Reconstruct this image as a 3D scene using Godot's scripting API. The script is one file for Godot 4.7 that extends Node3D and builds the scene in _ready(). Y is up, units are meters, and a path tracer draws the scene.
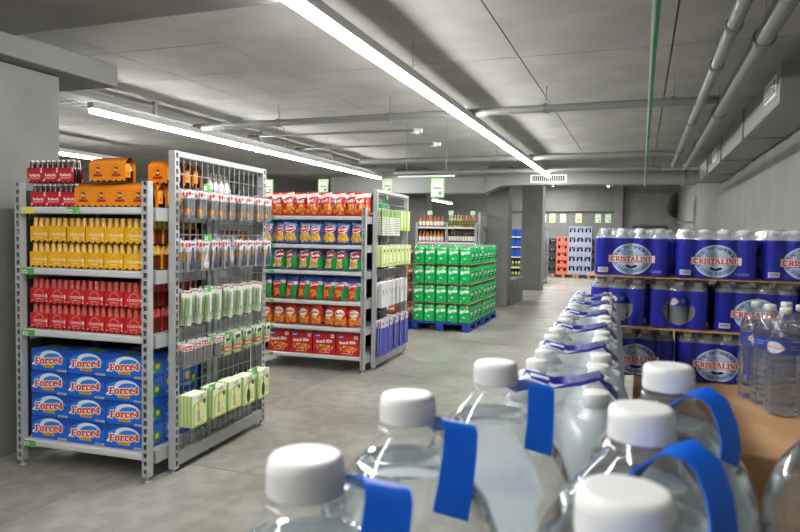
extends Node3D
# Basement drinks aisle of a supermarket. Axes: -z runs down the aisle, +x to the side wall, y up, metres.

var taken := {}
var M := {}
var RNG := RandomNumberGenerator.new()
const CEIL := 3.22
const LAMP_Y := 2.85
const ORD := ["first", "second", "third", "fourth", "fifth", "sixth", "seventh", "eighth", "ninth", "tenth", "eleventh", "twelfth"]
const DECK := 1.12          # top of the pallet display in front

# ------------------------------------------------------------------ mesh builder
class MB:
	var v := PackedVector3Array()
	var n := PackedVector3Array()
	var t := PackedVector2Array()
	var ix := PackedInt32Array()

	func quad(a: Vector3, b: Vector3, c: Vector3, d: Vector3, r := Rect2(0, 0, 1, 1)) -> void:   # counter-clockwise from outside
		var nn := (b - a).cross(c - a)
		if nn.length() < 1e-12:
			nn = (c - a).cross(d - a)
		nn = nn.normalized()
		var k := v.size()
		v.append_array(PackedVector3Array([a, b, c, d]))
		n.append_array(PackedVector3Array([nn, nn, nn, nn]))
		var e := r.end
		t.append_array(PackedVector2Array([Vector2(r.position.x, e.y), e, Vector2(e.x, r.position.y), r.position]))
		ix.append_array(PackedInt32Array([k, k + 2, k + 1, k, k + 3, k + 2]))

	func tri(a: Vector3, b: Vector3, c: Vector3, ua := Vector2(), ub := Vector2(), uc := Vector2()) -> void:
		var nn := (b - a).cross(c - a).normalized()
		var k := v.size()
		v.append_array(PackedVector3Array([a, b, c]))
		n.append_array(PackedVector3Array([nn, nn, nn]))
		t.append_array(PackedVector2Array([ua, ub, uc]))
		ix.append_array(PackedInt32Array([k, k + 2, k + 1]))

	# a box; uv: front (+z), side (+x, -x), top
	func box(c: Vector3, s: Vector3, f := Rect2(0, 0, 1, 1), sd := Rect2(0, 0, 1, 1), tp := Rect2(0, 0, 1, 1)) -> void:
		var h := s * 0.5
		var p := func(x, y, z): return c + Vector3(x * h.x, y * h.y, z * h.z)
		quad(p.call(-1, -1, 1), p.call(1, -1, 1), p.call(1, 1, 1), p.call(-1, 1, 1), f)
		quad(p.call(1, -1, -1), p.call(-1, -1, -1), p.call(-1, 1, -1), p.call(1, 1, -1), f)
		quad(p.call(1, -1, 1), p.call(1, -1, -1), p.call(1, 1, -1), p.call(1, 1, 1), sd)
		quad(p.call(-1, -1, -1), p.call(-1, -1, 1), p.call(-1, 1, 1), p.call(-1, 1, -1), sd)
		quad(p.call(-1, 1, 1), p.call(1, 1, 1), p.call(1, 1, -1), p.call(-1, 1, -1), tp)
		quad(p.call(-1, -1, -1), p.call(1, -1, -1), p.call(1, -1, 1), p.call(-1, -1, 1), tp)

	# box with chamfered edges
	func cbox(c: Vector3, s: Vector3, b := 0.004, f := Rect2(0, 0, 1, 1), sd := Rect2(0, 0, 1, 1), tp := Rect2(0, 0, 1, 1)) -> void:
		var h := s * 0.5
		var q := h - Vector3(b, b, b)
		var P := func(x, y, z): return c + Vector3(x, y, z)
		for g in [1.0, -1.0]:
			quad(P.call(-q.x * g, -q.y, h.z * g), P.call(q.x * g, -q.y, h.z * g), P.call(q.x * g, q.y, h.z * g), P.call(-q.x * g, q.y, h.z * g), f)
			quad(P.call(h.x * g, -q.y, q.z * g), P.call(h.x * g, -q.y, -q.z * g), P.call(h.x * g, q.y, -q.z * g), P.call(h.x * g, q.y, q.z * g), sd)
			quad(P.call(-q.x, h.y * g, q.z * g), P.call(q.x, h.y * g, q.z * g), P.call(q.x, h.y * g, -q.z * g), P.call(-q.x, h.y * g, -q.z * g), tp)
		var z0 := Rect2(f.position, Vector2(0.01, 0.01))
		for gy in [1.0, -1.0]:
			for gz in [1.0, -1.0]:
				var e := [P.call(-q.x, q.y * gy, h.z * gz), P.call(q.x, q.y * gy, h.z * gz), P.call(q.x, h.y * gy, q.z * gz), P.call(-q.x, h.y * gy, q.z * gz)]
				_face(e, Vector3(0, gy, gz), z0)
			for gx in [1.0, -1.0]:
				var e2 := [P.call(q.x * gx, h.y * gy, -q.z), P.call(q.x * gx, h.y * gy, q.z), P.call(h.x * gx, q.y * gy, q.z), P.call(h.x * gx, q.y * gy, -q.z)]
				_face(e2, Vector3(gx, gy, 0), z0)
		for gx in [1.0, -1.0]:
			for gz in [1.0, -1.0]:
				var e3 := [P.call(q.x * gx, -q.y, h.z * gz), P.call(h.x * gx, -q.y, q.z * gz), P.call(h.x * gx, q.y, q.z * gz), P.call(q.x * gx, q.y, h.z * gz)]
				_face(e3, Vector3(gx, 0, gz), z0)
				for gy in [1.0, -1.0]:
					var a: Vector3 = P.call(q.x * gx, q.y * gy, h.z * gz)
					var bb: Vector3 = P.call(h.x * gx, q.y * gy, q.z * gz)
					var cc: Vector3 = P.call(q.x * gx, h.y * gy, q.z * gz)
					if (bb - a).cross(cc - a).dot(Vector3(gx, gy, gz)) > 0:
						tri(a, bb, cc, f.position, f.position, f.position)
					else:
						tri(a, cc, bb, f.position, f.position, f.position)

	func _face(e: Array, out: Vector3, r: Rect2) -> void:
		var nn: Vector3 = (e[1] - e[0]).cross(e[2] - e[0])
		if nn.dot(out) > 0:
			quad(e[0], e[1], e[2], e[3], r)
		else:
			quad(e[3], e[2], e[1], e[0], r)

	func grid(pts: Array, closed_u: bool, us := [], vs := []) -> void:
		# pts: rows of PackedVector3Array; smooth normals; along a row = u, rows go up; outward = du x dv
		var rows := pts.size()
		var cols: int = pts[0].size()
		var k := v.size()
		for i in rows:
			for j in cols:
				var ja := (j + cols - 2) % (cols - 1) if closed_u and j == 0 else maxi(j - 1, 0)
				var jb := 1 if closed_u and j == cols - 1 else mini(j + 1, cols - 1)
				var du: Vector3 = pts[i][jb] - pts[i][ja]
				var dv: Vector3 = pts[mini(i + 1, rows - 1)][j] - pts[maxi(i - 1, 0)][j]
				var nn := du.cross(dv)
				if nn.length() < 1e-12:
					nn = Vector3.UP if i > rows / 2 else Vector3.DOWN
				v.append(pts[i][j])
				n.append(nn.normalized())
				t.append(Vector2(us[j] if us else float(j) / (cols - 1), vs[i] if vs else 1.0 - float(i) / (rows - 1)))
		for i in rows - 1:
			for j in cols - 1:
				var a := k + i * cols + j
				ix.append_array(PackedInt32Array([a, a + cols + 1, a + 1, a, a + cols, a + cols + 1]))

	# profile of (r, y) from the bottom up
	func lathe(pr: Array, seg := 16, o := Vector3.ZERO, crisp := false) -> void:
		var rows := []
		for q in pr:
			var row := PackedVector3Array()
			for j in seg + 1:
				var a := TAU * j / seg
				row.append(o + Vector3(q.x * cos(a), q.y, -q.x * sin(a)))
			rows.append(row)
		if crisp:
			for i in rows.size() - 1:
				grid([rows[i], rows[i + 1]], true)
		else:
			grid(rows, true)

	func tube(path: Array, r: float, seg := 8, caps := true) -> void:
		var rows := []
		for i in path.size():
			var d: Vector3 = (path[mini(i + 1, path.size() - 1)] - path[maxi(i - 1, 0)]).normalized()
			var a := d.cross(Vector3.UP if absf(d.y) < 0.9 else Vector3.RIGHT).normalized()
			var b := a.cross(d)
			var row := PackedVector3Array()
			for j in seg + 1:
				var w := TAU * j / seg
				row.append(path[i] + (a * cos(w) + b * sin(w)) * r)
			rows.append(row)
		# orientation: du x dv must point out
		var t0: Vector3 = rows[0][1] - rows[0][0]
		var dv: Vector3 = rows[1][0] - rows[0][0]
		if t0.cross(dv).dot(rows[0][0] - path[0]) < 0:
			for row in rows:
				row.reverse()
		grid(rows, true)
		if caps:
			for e in [0, path.size() - 1]:
				var c: Vector3 = path[e]
				var out: Vector3 = (path[0] - path[1]) if e == 0 else (path[-1] - path[-2])
				for j in seg:
					var p: Vector3 = rows[e][j]
					var q: Vector3 = rows[e][j + 1]
					if (p - c).cross(q - c).dot(out) > 0:
						tri(c, p, q)
					else:
						tri(c, q, p)

	# flat strip along a path; wd: width directions
	func ribbon(path: Array, wd: Array, w: float, th := 0.0012) -> void:
		var rows := []
		for i in path.size():
			var d: Vector3 = (path[mini(i + 1, path.size() - 1)] - path[maxi(i - 1, 0)]).normalized()
			var a: Vector3 = (wd[i] - d * wd[i].dot(d)).normalized()
			var b := a.cross(d).normalized()
			var p: Vector3 = path[i]
			rows.append([p - a * w / 2 - b * th, p + a * w / 2 - b * th, p + a * w / 2 + b * th, p - a * w / 2 + b * th])
		for j in 4:
			var r := []
			for row in rows:
				r.append(PackedVector3Array([row[j], row[(j + 1) % 4]]))
			var o: Vector3 = (r[0][0] + r[0][1]) / 2 - path[0]
			if (r[0][1] - r[0][0]).cross(r[1][0] - r[0][0]).dot(o) < 0:
				for q in r:
					q.reverse()
			grid(r, false)
		_face(rows[0], path[0] - path[1], Rect2(0, 0, 1, 1))
		_face(rows[-1], path[-1] - path[-2], Rect2(0, 0, 1, 1))

	# flat polygon in the xy plane with thickness, facing +z; uv from the box r
	func slab(poly: PackedVector2Array, z: float, th: float, r: Rect2, T := Transform3D()) -> void:
		var tr := Geometry2D.triangulate_polygon(poly)
		for s in [1.0, -1.0]:
			for i in range(0, tr.size(), 3):
				var p := []
				var u := []
				for k in 3:
					var q := poly[tr[i + k]]
					p.append(T * Vector3(q.x, q.y, z + s * th / 2))
					u.append(Vector2((q.x - r.position.x) / r.size.x, 1.0 - (q.y - r.position.y) / r.size.y))
				if ((p[1] - p[0]).cross(p[2] - p[0])).dot(T.basis.z) * s > 0:
					tri(p[0], p[1], p[2], u[0], u[1], u[2])
				else:
					tri(p[0], p[2], p[1], u[0], u[2], u[1])
		var ccw := not Geometry2D.is_polygon_clockwise(poly)
		for i in poly.size():
			var a := poly[i]
			var b := poly[(i + 1) % poly.size()]
			var e := [T * Vector3(a.x, a.y, z + th / 2), T * Vector3(a.x, a.y, z - th / 2), T * Vector3(b.x, b.y, z - th / 2), T * Vector3(b.x, b.y, z + th / 2)]
			var uv := Rect2((a.x - r.position.x) / r.size.x, 1.0 - (a.y - r.position.y) / r.size.y, 0.001, 0.001)
			if ccw:
				quad(e[0], e[1], e[2], e[3], uv)
			else:
				quad(e[3], e[2], e[1], e[0], uv)

	func commit() -> ArrayMesh:
		var arr := []
		arr.resize(Mesh.ARRAY_MAX)
		arr[Mesh.ARRAY_VERTEX] = v
		arr[Mesh.ARRAY_NORMAL] = n
		arr[Mesh.ARRAY_TEX_UV] = t
		arr[Mesh.ARRAY_INDEX] = ix
		var m := ArrayMesh.new()
		m.add_surface_from_arrays(Mesh.PRIMITIVE_TRIANGLES, arr)
		return m

# ------------------------------------------------------------------ printed surfaces
class Cv:
	var im: Image
	var w: int
	var h: int
	static var fonts := {}

	func _init(ww: int, hh: int, c: Color) -> void:
		w = ww
		h = hh
		im = Image.create(ww, hh, false, Image.FORMAT_RGBA8)
		im.fill(c)

	func rect(x: float, y: float, a: float, b: float, c: Color) -> void:
		im.fill_rect(Rect2i(int(x * w), int(y * h), maxi(1, int(a * w)), maxi(1, int(b * h))), c)

	func put(x: int, y: int, c: Color, k := 1.0) -> void:
		if x >= 0 and y >= 0 and x < w and y < h:
			im.set_pixel(x, y, im.get_pixel(x, y).lerp(c, k) if k < 1.0 else c)

	func ell(cx: float, cy: float, rx: float, ry: float, c: Color, hole := 0.0, rot := 0.0) -> void:
		var X := cx * w
		var Y := cy * h
		var A := rx * w
		var B := ry * h
		var big := int(maxf(A, B)) + 2 if rot != 0.0 else 0
		var ex := big if big else int(A) + 2
		var ey := big if big else int(B) + 2
		var cr := cos(rot)
		var sr := sin(rot)
		var soft := 1.0 / maxf(2.0, minf(A, B))
		for y in range(maxi(0, int(Y) - ey), mini(h, int(Y) + ey + 1)):
			for x in range(maxi(0, int(X) - ex), mini(w, int(X) + ex + 1)):
				var dx := x + 0.5 - X
				var dy := y + 0.5 - Y
				var d := Vector2((dx * cr + dy * sr) / A, (-dx * sr + dy * cr) / B).length()
				if d <= 1.0 + soft / 2 and d >= hole:
					put(x, y, c, clampf((1.0 + soft / 2 - d) / soft, 0, 1))

	func poly(p: Array, c: Color) -> void:
		var y0 := 1e9
		var y1 := -1e9
		for q in p:
			y0 = minf(y0, q[1] * h)
			y1 = maxf(y1, q[1] * h)
		for y in range(maxi(0, int(y0)), mini(h, int(y1) + 1)):
			var xs := []
			for i in p.size():
				var ax: float = p[i][0] * w
				var ay: float = p[i][1] * h
				var bx: float = p[(i + 1) % p.size()][0] * w
				var by: float = p[(i + 1) % p.size()][1] * h
				if (ay <= y + 0.5) != (by <= y + 0.5):
					xs.append(ax + (y + 0.5 - ay) / (by - ay) * (bx - ax))
			xs.sort()
			for i in range(0, xs.size() - 1, 2):
				for x in range(maxi(0, int(round(xs[i]))), mini(w, int(round(xs[i + 1])))):
					put(x, y, c)

	static func glyph(face: String, ch: int) -> Array:
		var key := "%s%d" % [face, ch]
		if not fonts.has(key):
			var ts := TextServerManager.get_primary_interface()
			if not fonts.has(face):
				var f := SystemFont.new()
				f.font_names = PackedStringArray([face.trim_suffix("!")])
				f.font_weight = 700 if face.ends_with("!") else 400
				fonts[face] = f
			var rid: RID = fonts[face].get_rids()[0]
			var sz := Vector2i(48, 0)
			var g := ts.font_get_glyph_index(rid, 48, ch, 0)
			ts.font_render_glyph(rid, sz, g)
			var uv := ts.font_get_glyph_uv_rect(rid, sz, g)
			var one: Image = null
			if uv.size.x > 0:
				one = ts.font_get_texture_image(rid, sz, ts.font_get_glyph_texture_idx(rid, sz, g)).get_region(Rect2i(uv))
			fonts[key] = [one, ts.font_get_glyph_offset(rid, sz, g), ts.font_get_glyph_advance(rid, 48, g).x]
		return fonts[key]

	# one character placed by a 2x3 matrix (font units of 48 px to picture pixels)
	func char_at(g: Array, X: Transform2D, c: Color, fat := 0.0) -> void:
		if g[0] == null:
			return
		var src: Image = g[0]
		var sw := src.get_width()
		var sh := src.get_height()
		var off: Vector2 = g[1]
		var lo := Vector2(1e9, 1e9)
		var hi := -lo
		for q in [Vector2(-fat, -fat), Vector2(sw + fat, -fat), Vector2(-fat, sh + fat), Vector2(sw + fat, sh + fat)]:
			var p: Vector2 = X * (off + q)
			lo = lo.min(p)
			hi = hi.max(p)
		var inv := X.affine_inverse()
		var scale := X.get_scale().abs()
		var steps := clampi(int(ceil(1.0 / maxf(0.05, minf(scale.x, scale.y)) / 2.0)), 1, 4)
		var taps := []
		if fat > 0:
			for k in 8:
				taps.append(Vector2.from_angle(TAU * k / 8) * fat)
		taps.append(Vector2.ZERO)
		for y in range(maxi(0, int(lo.y) - 1), mini(h, int(hi.y) + 2)):
			for x in range(maxi(0, int(lo.x) - 1), mini(w, int(hi.x) + 2)):
				var a := 0.0
				for sy in steps:
					for sx in steps:
						var p: Vector2 = inv * Vector2(x + (sx + 0.5) / steps, y + (sy + 0.5) / steps) - off
						var best := 0.0
						for tp in taps:
							var q: Vector2 = p + tp
							if q.x >= 0 and q.y >= 0 and q.x < sw and q.y < sh:
								best = maxf(best, src.get_pixel(int(q.x), int(q.y)).a)
						a += best
				a /= steps * steps
				if a > 0.02:
					put(x, y, c, a)

	# s centred at (cx, cy); hh: height of the em as a share of the picture's height
	func text(s: String, cx: float, cy: float, hh: float, c: Color, face := "Droid Sans!", stretch := 1.0, shear := 0.0, rot := 0.0, fat := 0.0) -> void:
		var total := 0.0
		for i in s.length():
			total += glyph(face, s.unicode_at(i))[2]
		var k := hh * h / 48.0
		var base := Transform2D(Vector2(k * stretch, 0), Vector2(-shear * k, k), Vector2.ZERO)
		base = Transform2D(rot, Vector2(cx * w, cy * h)) * base
		var x := -total / 2
		for i in s.length():
			var g := glyph(face, s.unicode_at(i))
			char_at(g, base * Transform2D(0, Vector2(x, 17)), c, fat)
			x += g[2]

	# along an ellipse, from angle a0 to a1 (0 = right, clockwise in the picture)
	func arc(s: String, cx: float, cy: float, rx: float, ry: float, a0: float, a1: float, hh: float, c: Color, face := "Droid Serif!", under := false) -> void:
		var k := hh * h / 48.0
		for i in s.length():
			var a := lerpf(a0, a1, (i + 0.5) / s.length())
			var p := Vector2(cx * w + cos(a) * rx * w, cy * h + sin(a) * ry * h)
			var tg := Vector2(-sin(a) * rx * w, cos(a) * ry * h)
			if under:
				tg = -tg
			var g := glyph(face, s.unicode_at(i))
			char_at(g, Transform2D(tg.angle(), p) * Transform2D(Vector2(k, 0), Vector2(0, k), Vector2.ZERO) * Transform2D(0, Vector2(-g[2] / 2, 17)), c)

	# unreadable lettering: strokes along a line of width ww and height hh
	func scrawl(cx: float, cy: float, ww: float, hh: float, c: Color, rot := 0.0) -> void:
		var big := hh * h
		var wide := ww * w
		var count := maxi(3, int(wide / big * 1.7))
		var X := Transform2D(rot, Vector2(cx * w, cy * h))
		for i in count:
			var p: Vector2 = X * Vector2(wide * ((i + 0.5) / count - 0.5), big * 0.1 * ((i * 5) % 3 - 1))
			var tall := 1.0 if i == 0 or (i * 7) % 4 == 1 else 0.66
			var r := maxf(0.8, big * 0.3)
			ell(p.x / w, p.y / h, r / w, big * tall * 0.5 / h, c, 0.45 if i % 2 else 0.0, rot - 0.25)
		var a: Vector2 = X * Vector2(0, big * 0.28)
		ell(a.x / w, a.y / h, wide * 0.46 / w, maxf(0.6, big * 0.06) / h, c, 0.0, rot)

	func bars(x: float, y: float, a: float, b: float, c: Color) -> void:
		var px := int(x * w)
		var i := 0
		while px < int((x + a) * w):
			if (i * 7 + 3) % 5 < 3:
				im.fill_rect(Rect2i(px, int(y * h), 1, maxi(1, int(b * h))), c)
			px += 1 + (i % 2)
			i += 1

	func crumbs(cx: float, cy: float, rx: float, ry: float, count: int, size: float, cols: Array, seed_: int, hole := 0.0) -> void:
		var r := RandomNumberGenerator.new()
		r.seed = seed_
		for i in count:
			var a := r.randf() * TAU
			var d := sqrt(r.randf())
			ell(cx + cos(a) * d * rx, cy + sin(a) * d * ry, size * r.randf_range(0.7, 1.2), size * r.randf_range(0.5, 0.9) * w / h, cols[r.randi() % cols.size()], hole, r.randf() * 3)

	func tex() -> ImageTexture:
		return ImageTexture.create_from_image(im)

func rgb(r: int, g: int, b: int, a := 255) -> Color:
	return Color8(r, g, b, a)

# ------------------------------------------------------------------ materials
func mat(c: Color, rough := 0.6, metal := 0.0, spec := 0.5) -> StandardMaterial3D:
	var m := StandardMaterial3D.new()
	m.albedo_color = c
	m.roughness = rough
	m.metallic = metal
	m.metallic_specular = spec
	return m

func printed(cv: Cv, rough := 0.45, coat := 0.0) -> StandardMaterial3D:
	var m := mat(Color.WHITE, rough)
	m.albedo_texture = cv.tex()
	if coat > 0:
		m.clearcoat_enabled = true
		m.clearcoat = coat
		m.clearcoat_roughness = 0.15
	return m

func noise_tex(freq: float, ramp: Array, seed_: int, size := 512, oct := 5, normal := false, bump := 1.0) -> NoiseTexture2D:
	var f := FastNoiseLite.new()
	f.seed = seed_
	f.frequency = freq
	f.fractal_octaves = oct
	var t := NoiseTexture2D.new()
	t.noise = f
	t.width = size
	t.height = size
	t.seamless = true
	t.as_normal_map = normal
	t.bump_strength = bump
	if ramp:
		var g := Gradient.new()
		g.offsets = PackedFloat32Array(ramp[0])
		g.colors = PackedColorArray(ramp[1])
		t.color_ramp = g
	return t

func concrete(a: Color, b: Color, freq: float, scale: float, rough: float, seed_: int, bump := 0.3) -> StandardMaterial3D:
	var m := mat(Color.WHITE, rough)
	m.albedo_texture = noise_tex(freq, [[0.25, 0.75], [a, b]], seed_)
	m.uv1_triplanar = true
	m.uv1_world_triplanar = true
	m.uv1_scale = Vector3.ONE * scale
	m.heightmap_enabled = true
	m.heightmap_texture = noise_tex(0.08, [], seed_ + 9)
	m.heightmap_scale = bump
	return m

func thin(c: Color, alpha: float, rough := 0.04) -> StandardMaterial3D:
	var m := mat(Color(c, alpha), rough)
	m.transparency = BaseMaterial3D.TRANSPARENCY_ALPHA
	return m

# ------------------------------------------------------------------ scene tree
func numbered(called: String) -> String:
	var k: int = taken.get(called, 0)
	taken[called] = k + 1
	return called if k == 0 else "%s_%03d" % [called, k]

func mi(called: String, mesh: Mesh, m: Material, parent: Node, at := Vector3.ZERO, turn := 0.0) -> MeshInstance3D:
	var o := MeshInstance3D.new()
	o.mesh = mesh
	o.material_override = m
	o.name = numbered(called) if parent == self else called
	parent.add_child(o, true)
	o.position = at
	o.rotation.y = turn
	return o

func tag(o: Node, label: String, category: String, group := "", kind := "") -> void:
	if label:
		o.set_meta("label", label)
	if category:
		o.set_meta("category", category)
	if group:
		o.set_meta("group", group)
	if kind:
		o.set_meta("kind", kind)

func thing(called: String, label: String, category: String, T := Transform3D(), group := "") -> Node3D:
	var o := Node3D.new()
	o.name = numbered(called)
	add_child(o)
	o.transform = T
	tag(o, label, category, group)
	return o

func copy(o: Node3D, T: Transform3D, label := "", group := "") -> Node3D:
	var base := String(o.name)
	var cut := base.rfind("_")
	if cut > 0 and base.substr(cut + 1).is_valid_int():
		base = base.substr(0, cut)
	var c: Node3D = o.duplicate()
	c.name = numbered(base)
	add_child(c)
	c.transform = T
	if label:
		c.set_meta("label", label)
	if group:
		c.set_meta("group", group)
	return c

# put a prototype: the first call moves it, later calls copy it
var used := {}
func put(o: Node3D, T: Transform3D, label := "", group := "") -> Node3D:
	if not used.has(o):
		used[o] = true
		o.transform = T
		if label:
			o.set_meta("label", label)
		if group:
			o.set_meta("group", group)
		return o
	return copy(o, T, label, group)

func struct(called: String, mesh: Mesh, m: Material, label: String, category: String, at := Vector3.ZERO) -> MeshInstance3D:
	var o := mi(called, mesh, m, self, at)
	tag(o, label, category, "", "structure")
	return o

func boxm(c: Vector3, s: Vector3, chamfer := 0.0) -> ArrayMesh:
	var b := MB.new()
	if chamfer > 0:
		b.cbox(c, s, chamfer)
	else:
		b.box(c, s)
	return b.commit()

func tf(x: float, y: float, z: float, turn := 0.0) -> Transform3D:
	return Transform3D(Basis(Vector3.UP, turn), Vector3(x, y, z))

# ------------------------------------------------------------------ prints
func make_materials() -> void:
	var W := Color.WHITE
	M.wall = concrete(rgb(120, 120, 118), rgb(128, 128, 126), 0.008, 0.3, 0.72, 3, 0.02)
	M.ceiling = concrete(rgb(156, 154, 149), rgb(170, 168, 162), 0.006, 0.35, 0.8, 11, 0.02)
	M.plinth = mat(rgb(150, 150, 148), 0.6)
	M.floor = concrete(rgb(140, 137, 128), rgb(160, 157, 148), 0.006, 0.22, 0.34, 21, 0.01)
	var fine := noise_tex(0.05, [[0.3, 0.7], [rgb(230, 230, 228), rgb(255, 255, 255)]], 77)
	M.floor.detail_enabled = true
	M.floor.detail_albedo = fine
	M.floor.detail_blend_mode = BaseMaterial3D.BLEND_MODE_MUL
	M.floor.detail_uv_layer = BaseMaterial3D.DETAIL_UV_1
	M.floor.roughness_texture = noise_tex(0.01, [[0.2, 0.8], [rgb(150, 150, 150), rgb(255, 255, 255)]], 31)
	M.floor.roughness = 0.5
	M.joint = mat(rgb(46, 45, 43), 0.9)
	M.grey_board = mat(rgb(104, 105, 106), 0.7)
	M.steel = mat(rgb(176, 179, 181), 0.42, 0.15)
	M.steel_dark = mat(rgb(120, 122, 124), 0.45, 0.2)
	M.lip = mat(rgb(214, 216, 218), 0.3, 0.1)
	M.backing = mat(rgb(58, 58, 60), 0.7)
	M.wire = mat(rgb(150, 153, 156), 0.4, 0.2)
	M.pipe = mat(rgb(132, 132, 131), 0.45, 0.05)
	M.galv = mat(rgb(136, 137, 137), 0.45, 0.15)
	M.lamp_body = mat(rgb(200, 200, 200), 0.5)
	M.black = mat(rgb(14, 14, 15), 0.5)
	M.rubber = mat(rgb(40, 40, 42), 0.7)
	M.green = mat(rgb(0, 134, 70), 0.5)
	M.white = mat(rgb(235, 236, 235), 0.45)
	M.cap = mat(rgb(246, 246, 245), 0.42)
	M.blue_pallet = mat(rgb(24, 62, 150), 0.55)
	M.wood = mat(rgb(168, 128, 84), 0.75)
	M.strap = mat(rgb(14, 102, 226), 0.35)
	M.matt_black = mat(rgb(10, 10, 11), 0.9)
	M.board = mat(Color.WHITE, 0.8)
	M.board.albedo_texture = noise_tex(0.01, [[0.3, 0.7], [rgb(190, 146, 104), rgb(203, 160, 118)]], 41)
	M.board.uv1_triplanar = true
	M.board.uv1_world_triplanar = true
	M.glass_brown = mat(rgb(96, 40, 20), 0.12)
	M.glass_dark = mat(rgb(38, 18, 16), 0.12)
	M.neck_yellow = mat(rgb(232, 186, 92), 0.35)
	M.neck_red = mat(rgb(212, 92, 84), 0.35)
	M.neck_dark = mat(rgb(70, 34, 34), 0.25)
	M.crown = mat(rgb(205, 205, 208), 0.3, 0.5)
	M.pet = thin(rgb(232, 240, 245), 0.05, 0.03)
	M.pet_milk = thin(rgb(232, 241, 246), 0.6, 0.12)
	M.pet_mid = thin(rgb(226, 236, 242), 0.22, 0.06)
	M.pet_clear = thin(rgb(232, 240, 246), 0.03, 0.03)
	M.film_clear = thin(rgb(236, 242, 246), 0.04, 0.05)
	M.film = thin(rgb(236, 242, 246), 0.13, 0.06)
	M.film_top = thin(rgb(236, 242, 246), 0.2, 0.1)
	M.film_milk = thin(rgb(232, 241, 246), 0.64, 0.16)
	var wt := mat(Color(rgb(244, 250, 252), 0.0), 0.0)
	wt.transparency = BaseMaterial3D.TRANSPARENCY_ALPHA
	wt.refraction_enabled = true
	wt.refraction_scale = 0.033
	M.water = wt
	M.pet_green = mat(rgb(0, 138, 66), 0.15)
	M.navy = mat(rgb(44, 52, 84), 0.4)
	M.ivory = mat(rgb(228, 224, 212), 0.4)
	M.tool = mat(rgb(165, 165, 168), 0.3, 0.7)
	var em := mat(W, 0.5)
	em.emission_enabled = true
	em.emission = Color(1.0, 1.0, 0.99)
	em.emission_energy_multiplier = 42.0
	M.glow = em
	M.glow_rear = em.duplicate()
	M.glow_rear.emission_energy_multiplier = 12.0
	# --- yellow and red aperitif six-packs
	for kind in [["yellow_print", rgb(242, 176, 8), rgb(250, 214, 110), rgb(252, 240, 214), false], ["red_print", rgb(206, 26, 32), rgb(240, 160, 150), rgb(252, 236, 230), true]]:
		var c := Cv.new(192, 136, kind[1])
		if kind[4]:
			c.ell(0.5, 0.5, 0.27, 0.41, kind[2], 0.92)
			c.ell(0.5, 0.5, 0.235, 0.35, kind[2], 0.96)
		else:
			for d in [0.46, 0.4]:
				c.poly([[0.5, 0.5 - d], [0.5 + d * 0.66, 0.5], [0.5, 0.5 + d], [0.5 - d * 0.66, 0.5]], kind[2])
				c.poly([[0.5, 0.53 - d], [0.48 + d * 0.66, 0.5], [0.5, 0.47 + d], [0.52 - d * 0.66, 0.5]], kind[1])
		c.rect(0.2, 0.39, 0.6, 0.24, kind[1])
		c.text("CRODINO", 0.5, 0.5, 0.2, kind[3], "Droid Sans!", 1.05)
		c.scrawl(0.5, 0.69, 0.3, 0.06, kind[3])
		c.ell(0.9, 0.5, 0.045, 0.12, kind[3])
		c.rect(0.89, 0.6, 0.02, 0.18, kind[3])
		c.ell(0.9, 0.8, 0.05, 0.03, kind[3])
		c.rect(0.05, 0.78, 0.13, 0.07, kind[2])
		M[kind[0]] = printed(c, 0.4)
	var c1 := Cv.new(192, 136, rgb(198, 30, 38))
	c1.rect(0.0, 0.0, 1.0, 0.16, rgb(176, 22, 32))
	c1.scrawl(0.5, 0.5, 0.7, 0.2, rgb(250, 232, 228))
	c1.rect(0.16, 0.66, 0.66, 0.05, rgb(244, 214, 206))
	c1.rect(0.05, 0.74, 0.1, 0.14, rgb(246, 236, 226))
	c1.rect(0.88, 0.05, 0.1, 0.3, rgb(232, 226, 222))
	M.bitter_print = printed(c1, 0.4)
	var c2 := Cv.new(192, 176, rgb(236, 140, 16))
	for k in 7:
		c2.poly([[k / 6.0 - 0.09, 0.0], [k / 6.0 + 0.09, 0.0], [k / 6.0, 0.17]], rgb(150, 66, 14))
	c2.crumbs(0.5, 0.6, 0.5, 0.4, 90, 0.02, [rgb(240, 152, 30), rgb(226, 128, 12)], 4)
	c2.ell(0.5, 0.55, 0.22, 0.25, rgb(206, 104, 16), 0.93)
	c2.rect(0.4, 0.42, 0.2, 0.24, rgb(84, 30, 14))
	c2.scrawl(0.5, 0.54, 0.14, 0.14, rgb(240, 196, 120))
	c2.poly([[0.28, 0.68], [0.72, 0.68], [0.78, 0.78], [0.22, 0.78]], rgb(170, 30, 26))
	c2.rect(0.0, 0.22, 1.0, 0.012, rgb(250, 190, 90))
	M.orange_print = printed(c2, 0.4, 0.3)
	M.orange_flap = mat(rgb(176, 92, 18), 0.5)
	# --- blue chocolate-drink cartons
	var c3 := Cv.new(288, 176, rgb(26, 104, 214))
	c3.poly([[0, 0], [1, 0], [1, 0.3], [0.55, 0.1], [0, 0.26]], rgb(16, 76, 190))
	c3.ell(0.5, 0.5, 0.46, 0.44, rgb(44, 136, 230))
	c3.ell(0.56, 0.36, 0.32, 0.33, rgb(226, 240, 252))
	c3.ell(0.62, 0.43, 0.28, 0.27, rgb(46, 132, 228))
	c3.ell(0.75, 0.5, 0.2, 0.2, rgb(96, 170, 240))
	c3.ell(0.8, 0.56, 0.18, 0.18, rgb(24, 92, 206))
	c3.poly([[0.0, 0.62], [0.3, 0.7], [0.7, 0.66], [1.0, 0.58], [1, 1], [0, 1]], rgb(28, 104, 216))
	c3.ell(0.1, 0.66, 0.1, 0.06, rgb(240, 246, 252), 0.0, -0.5)
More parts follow.
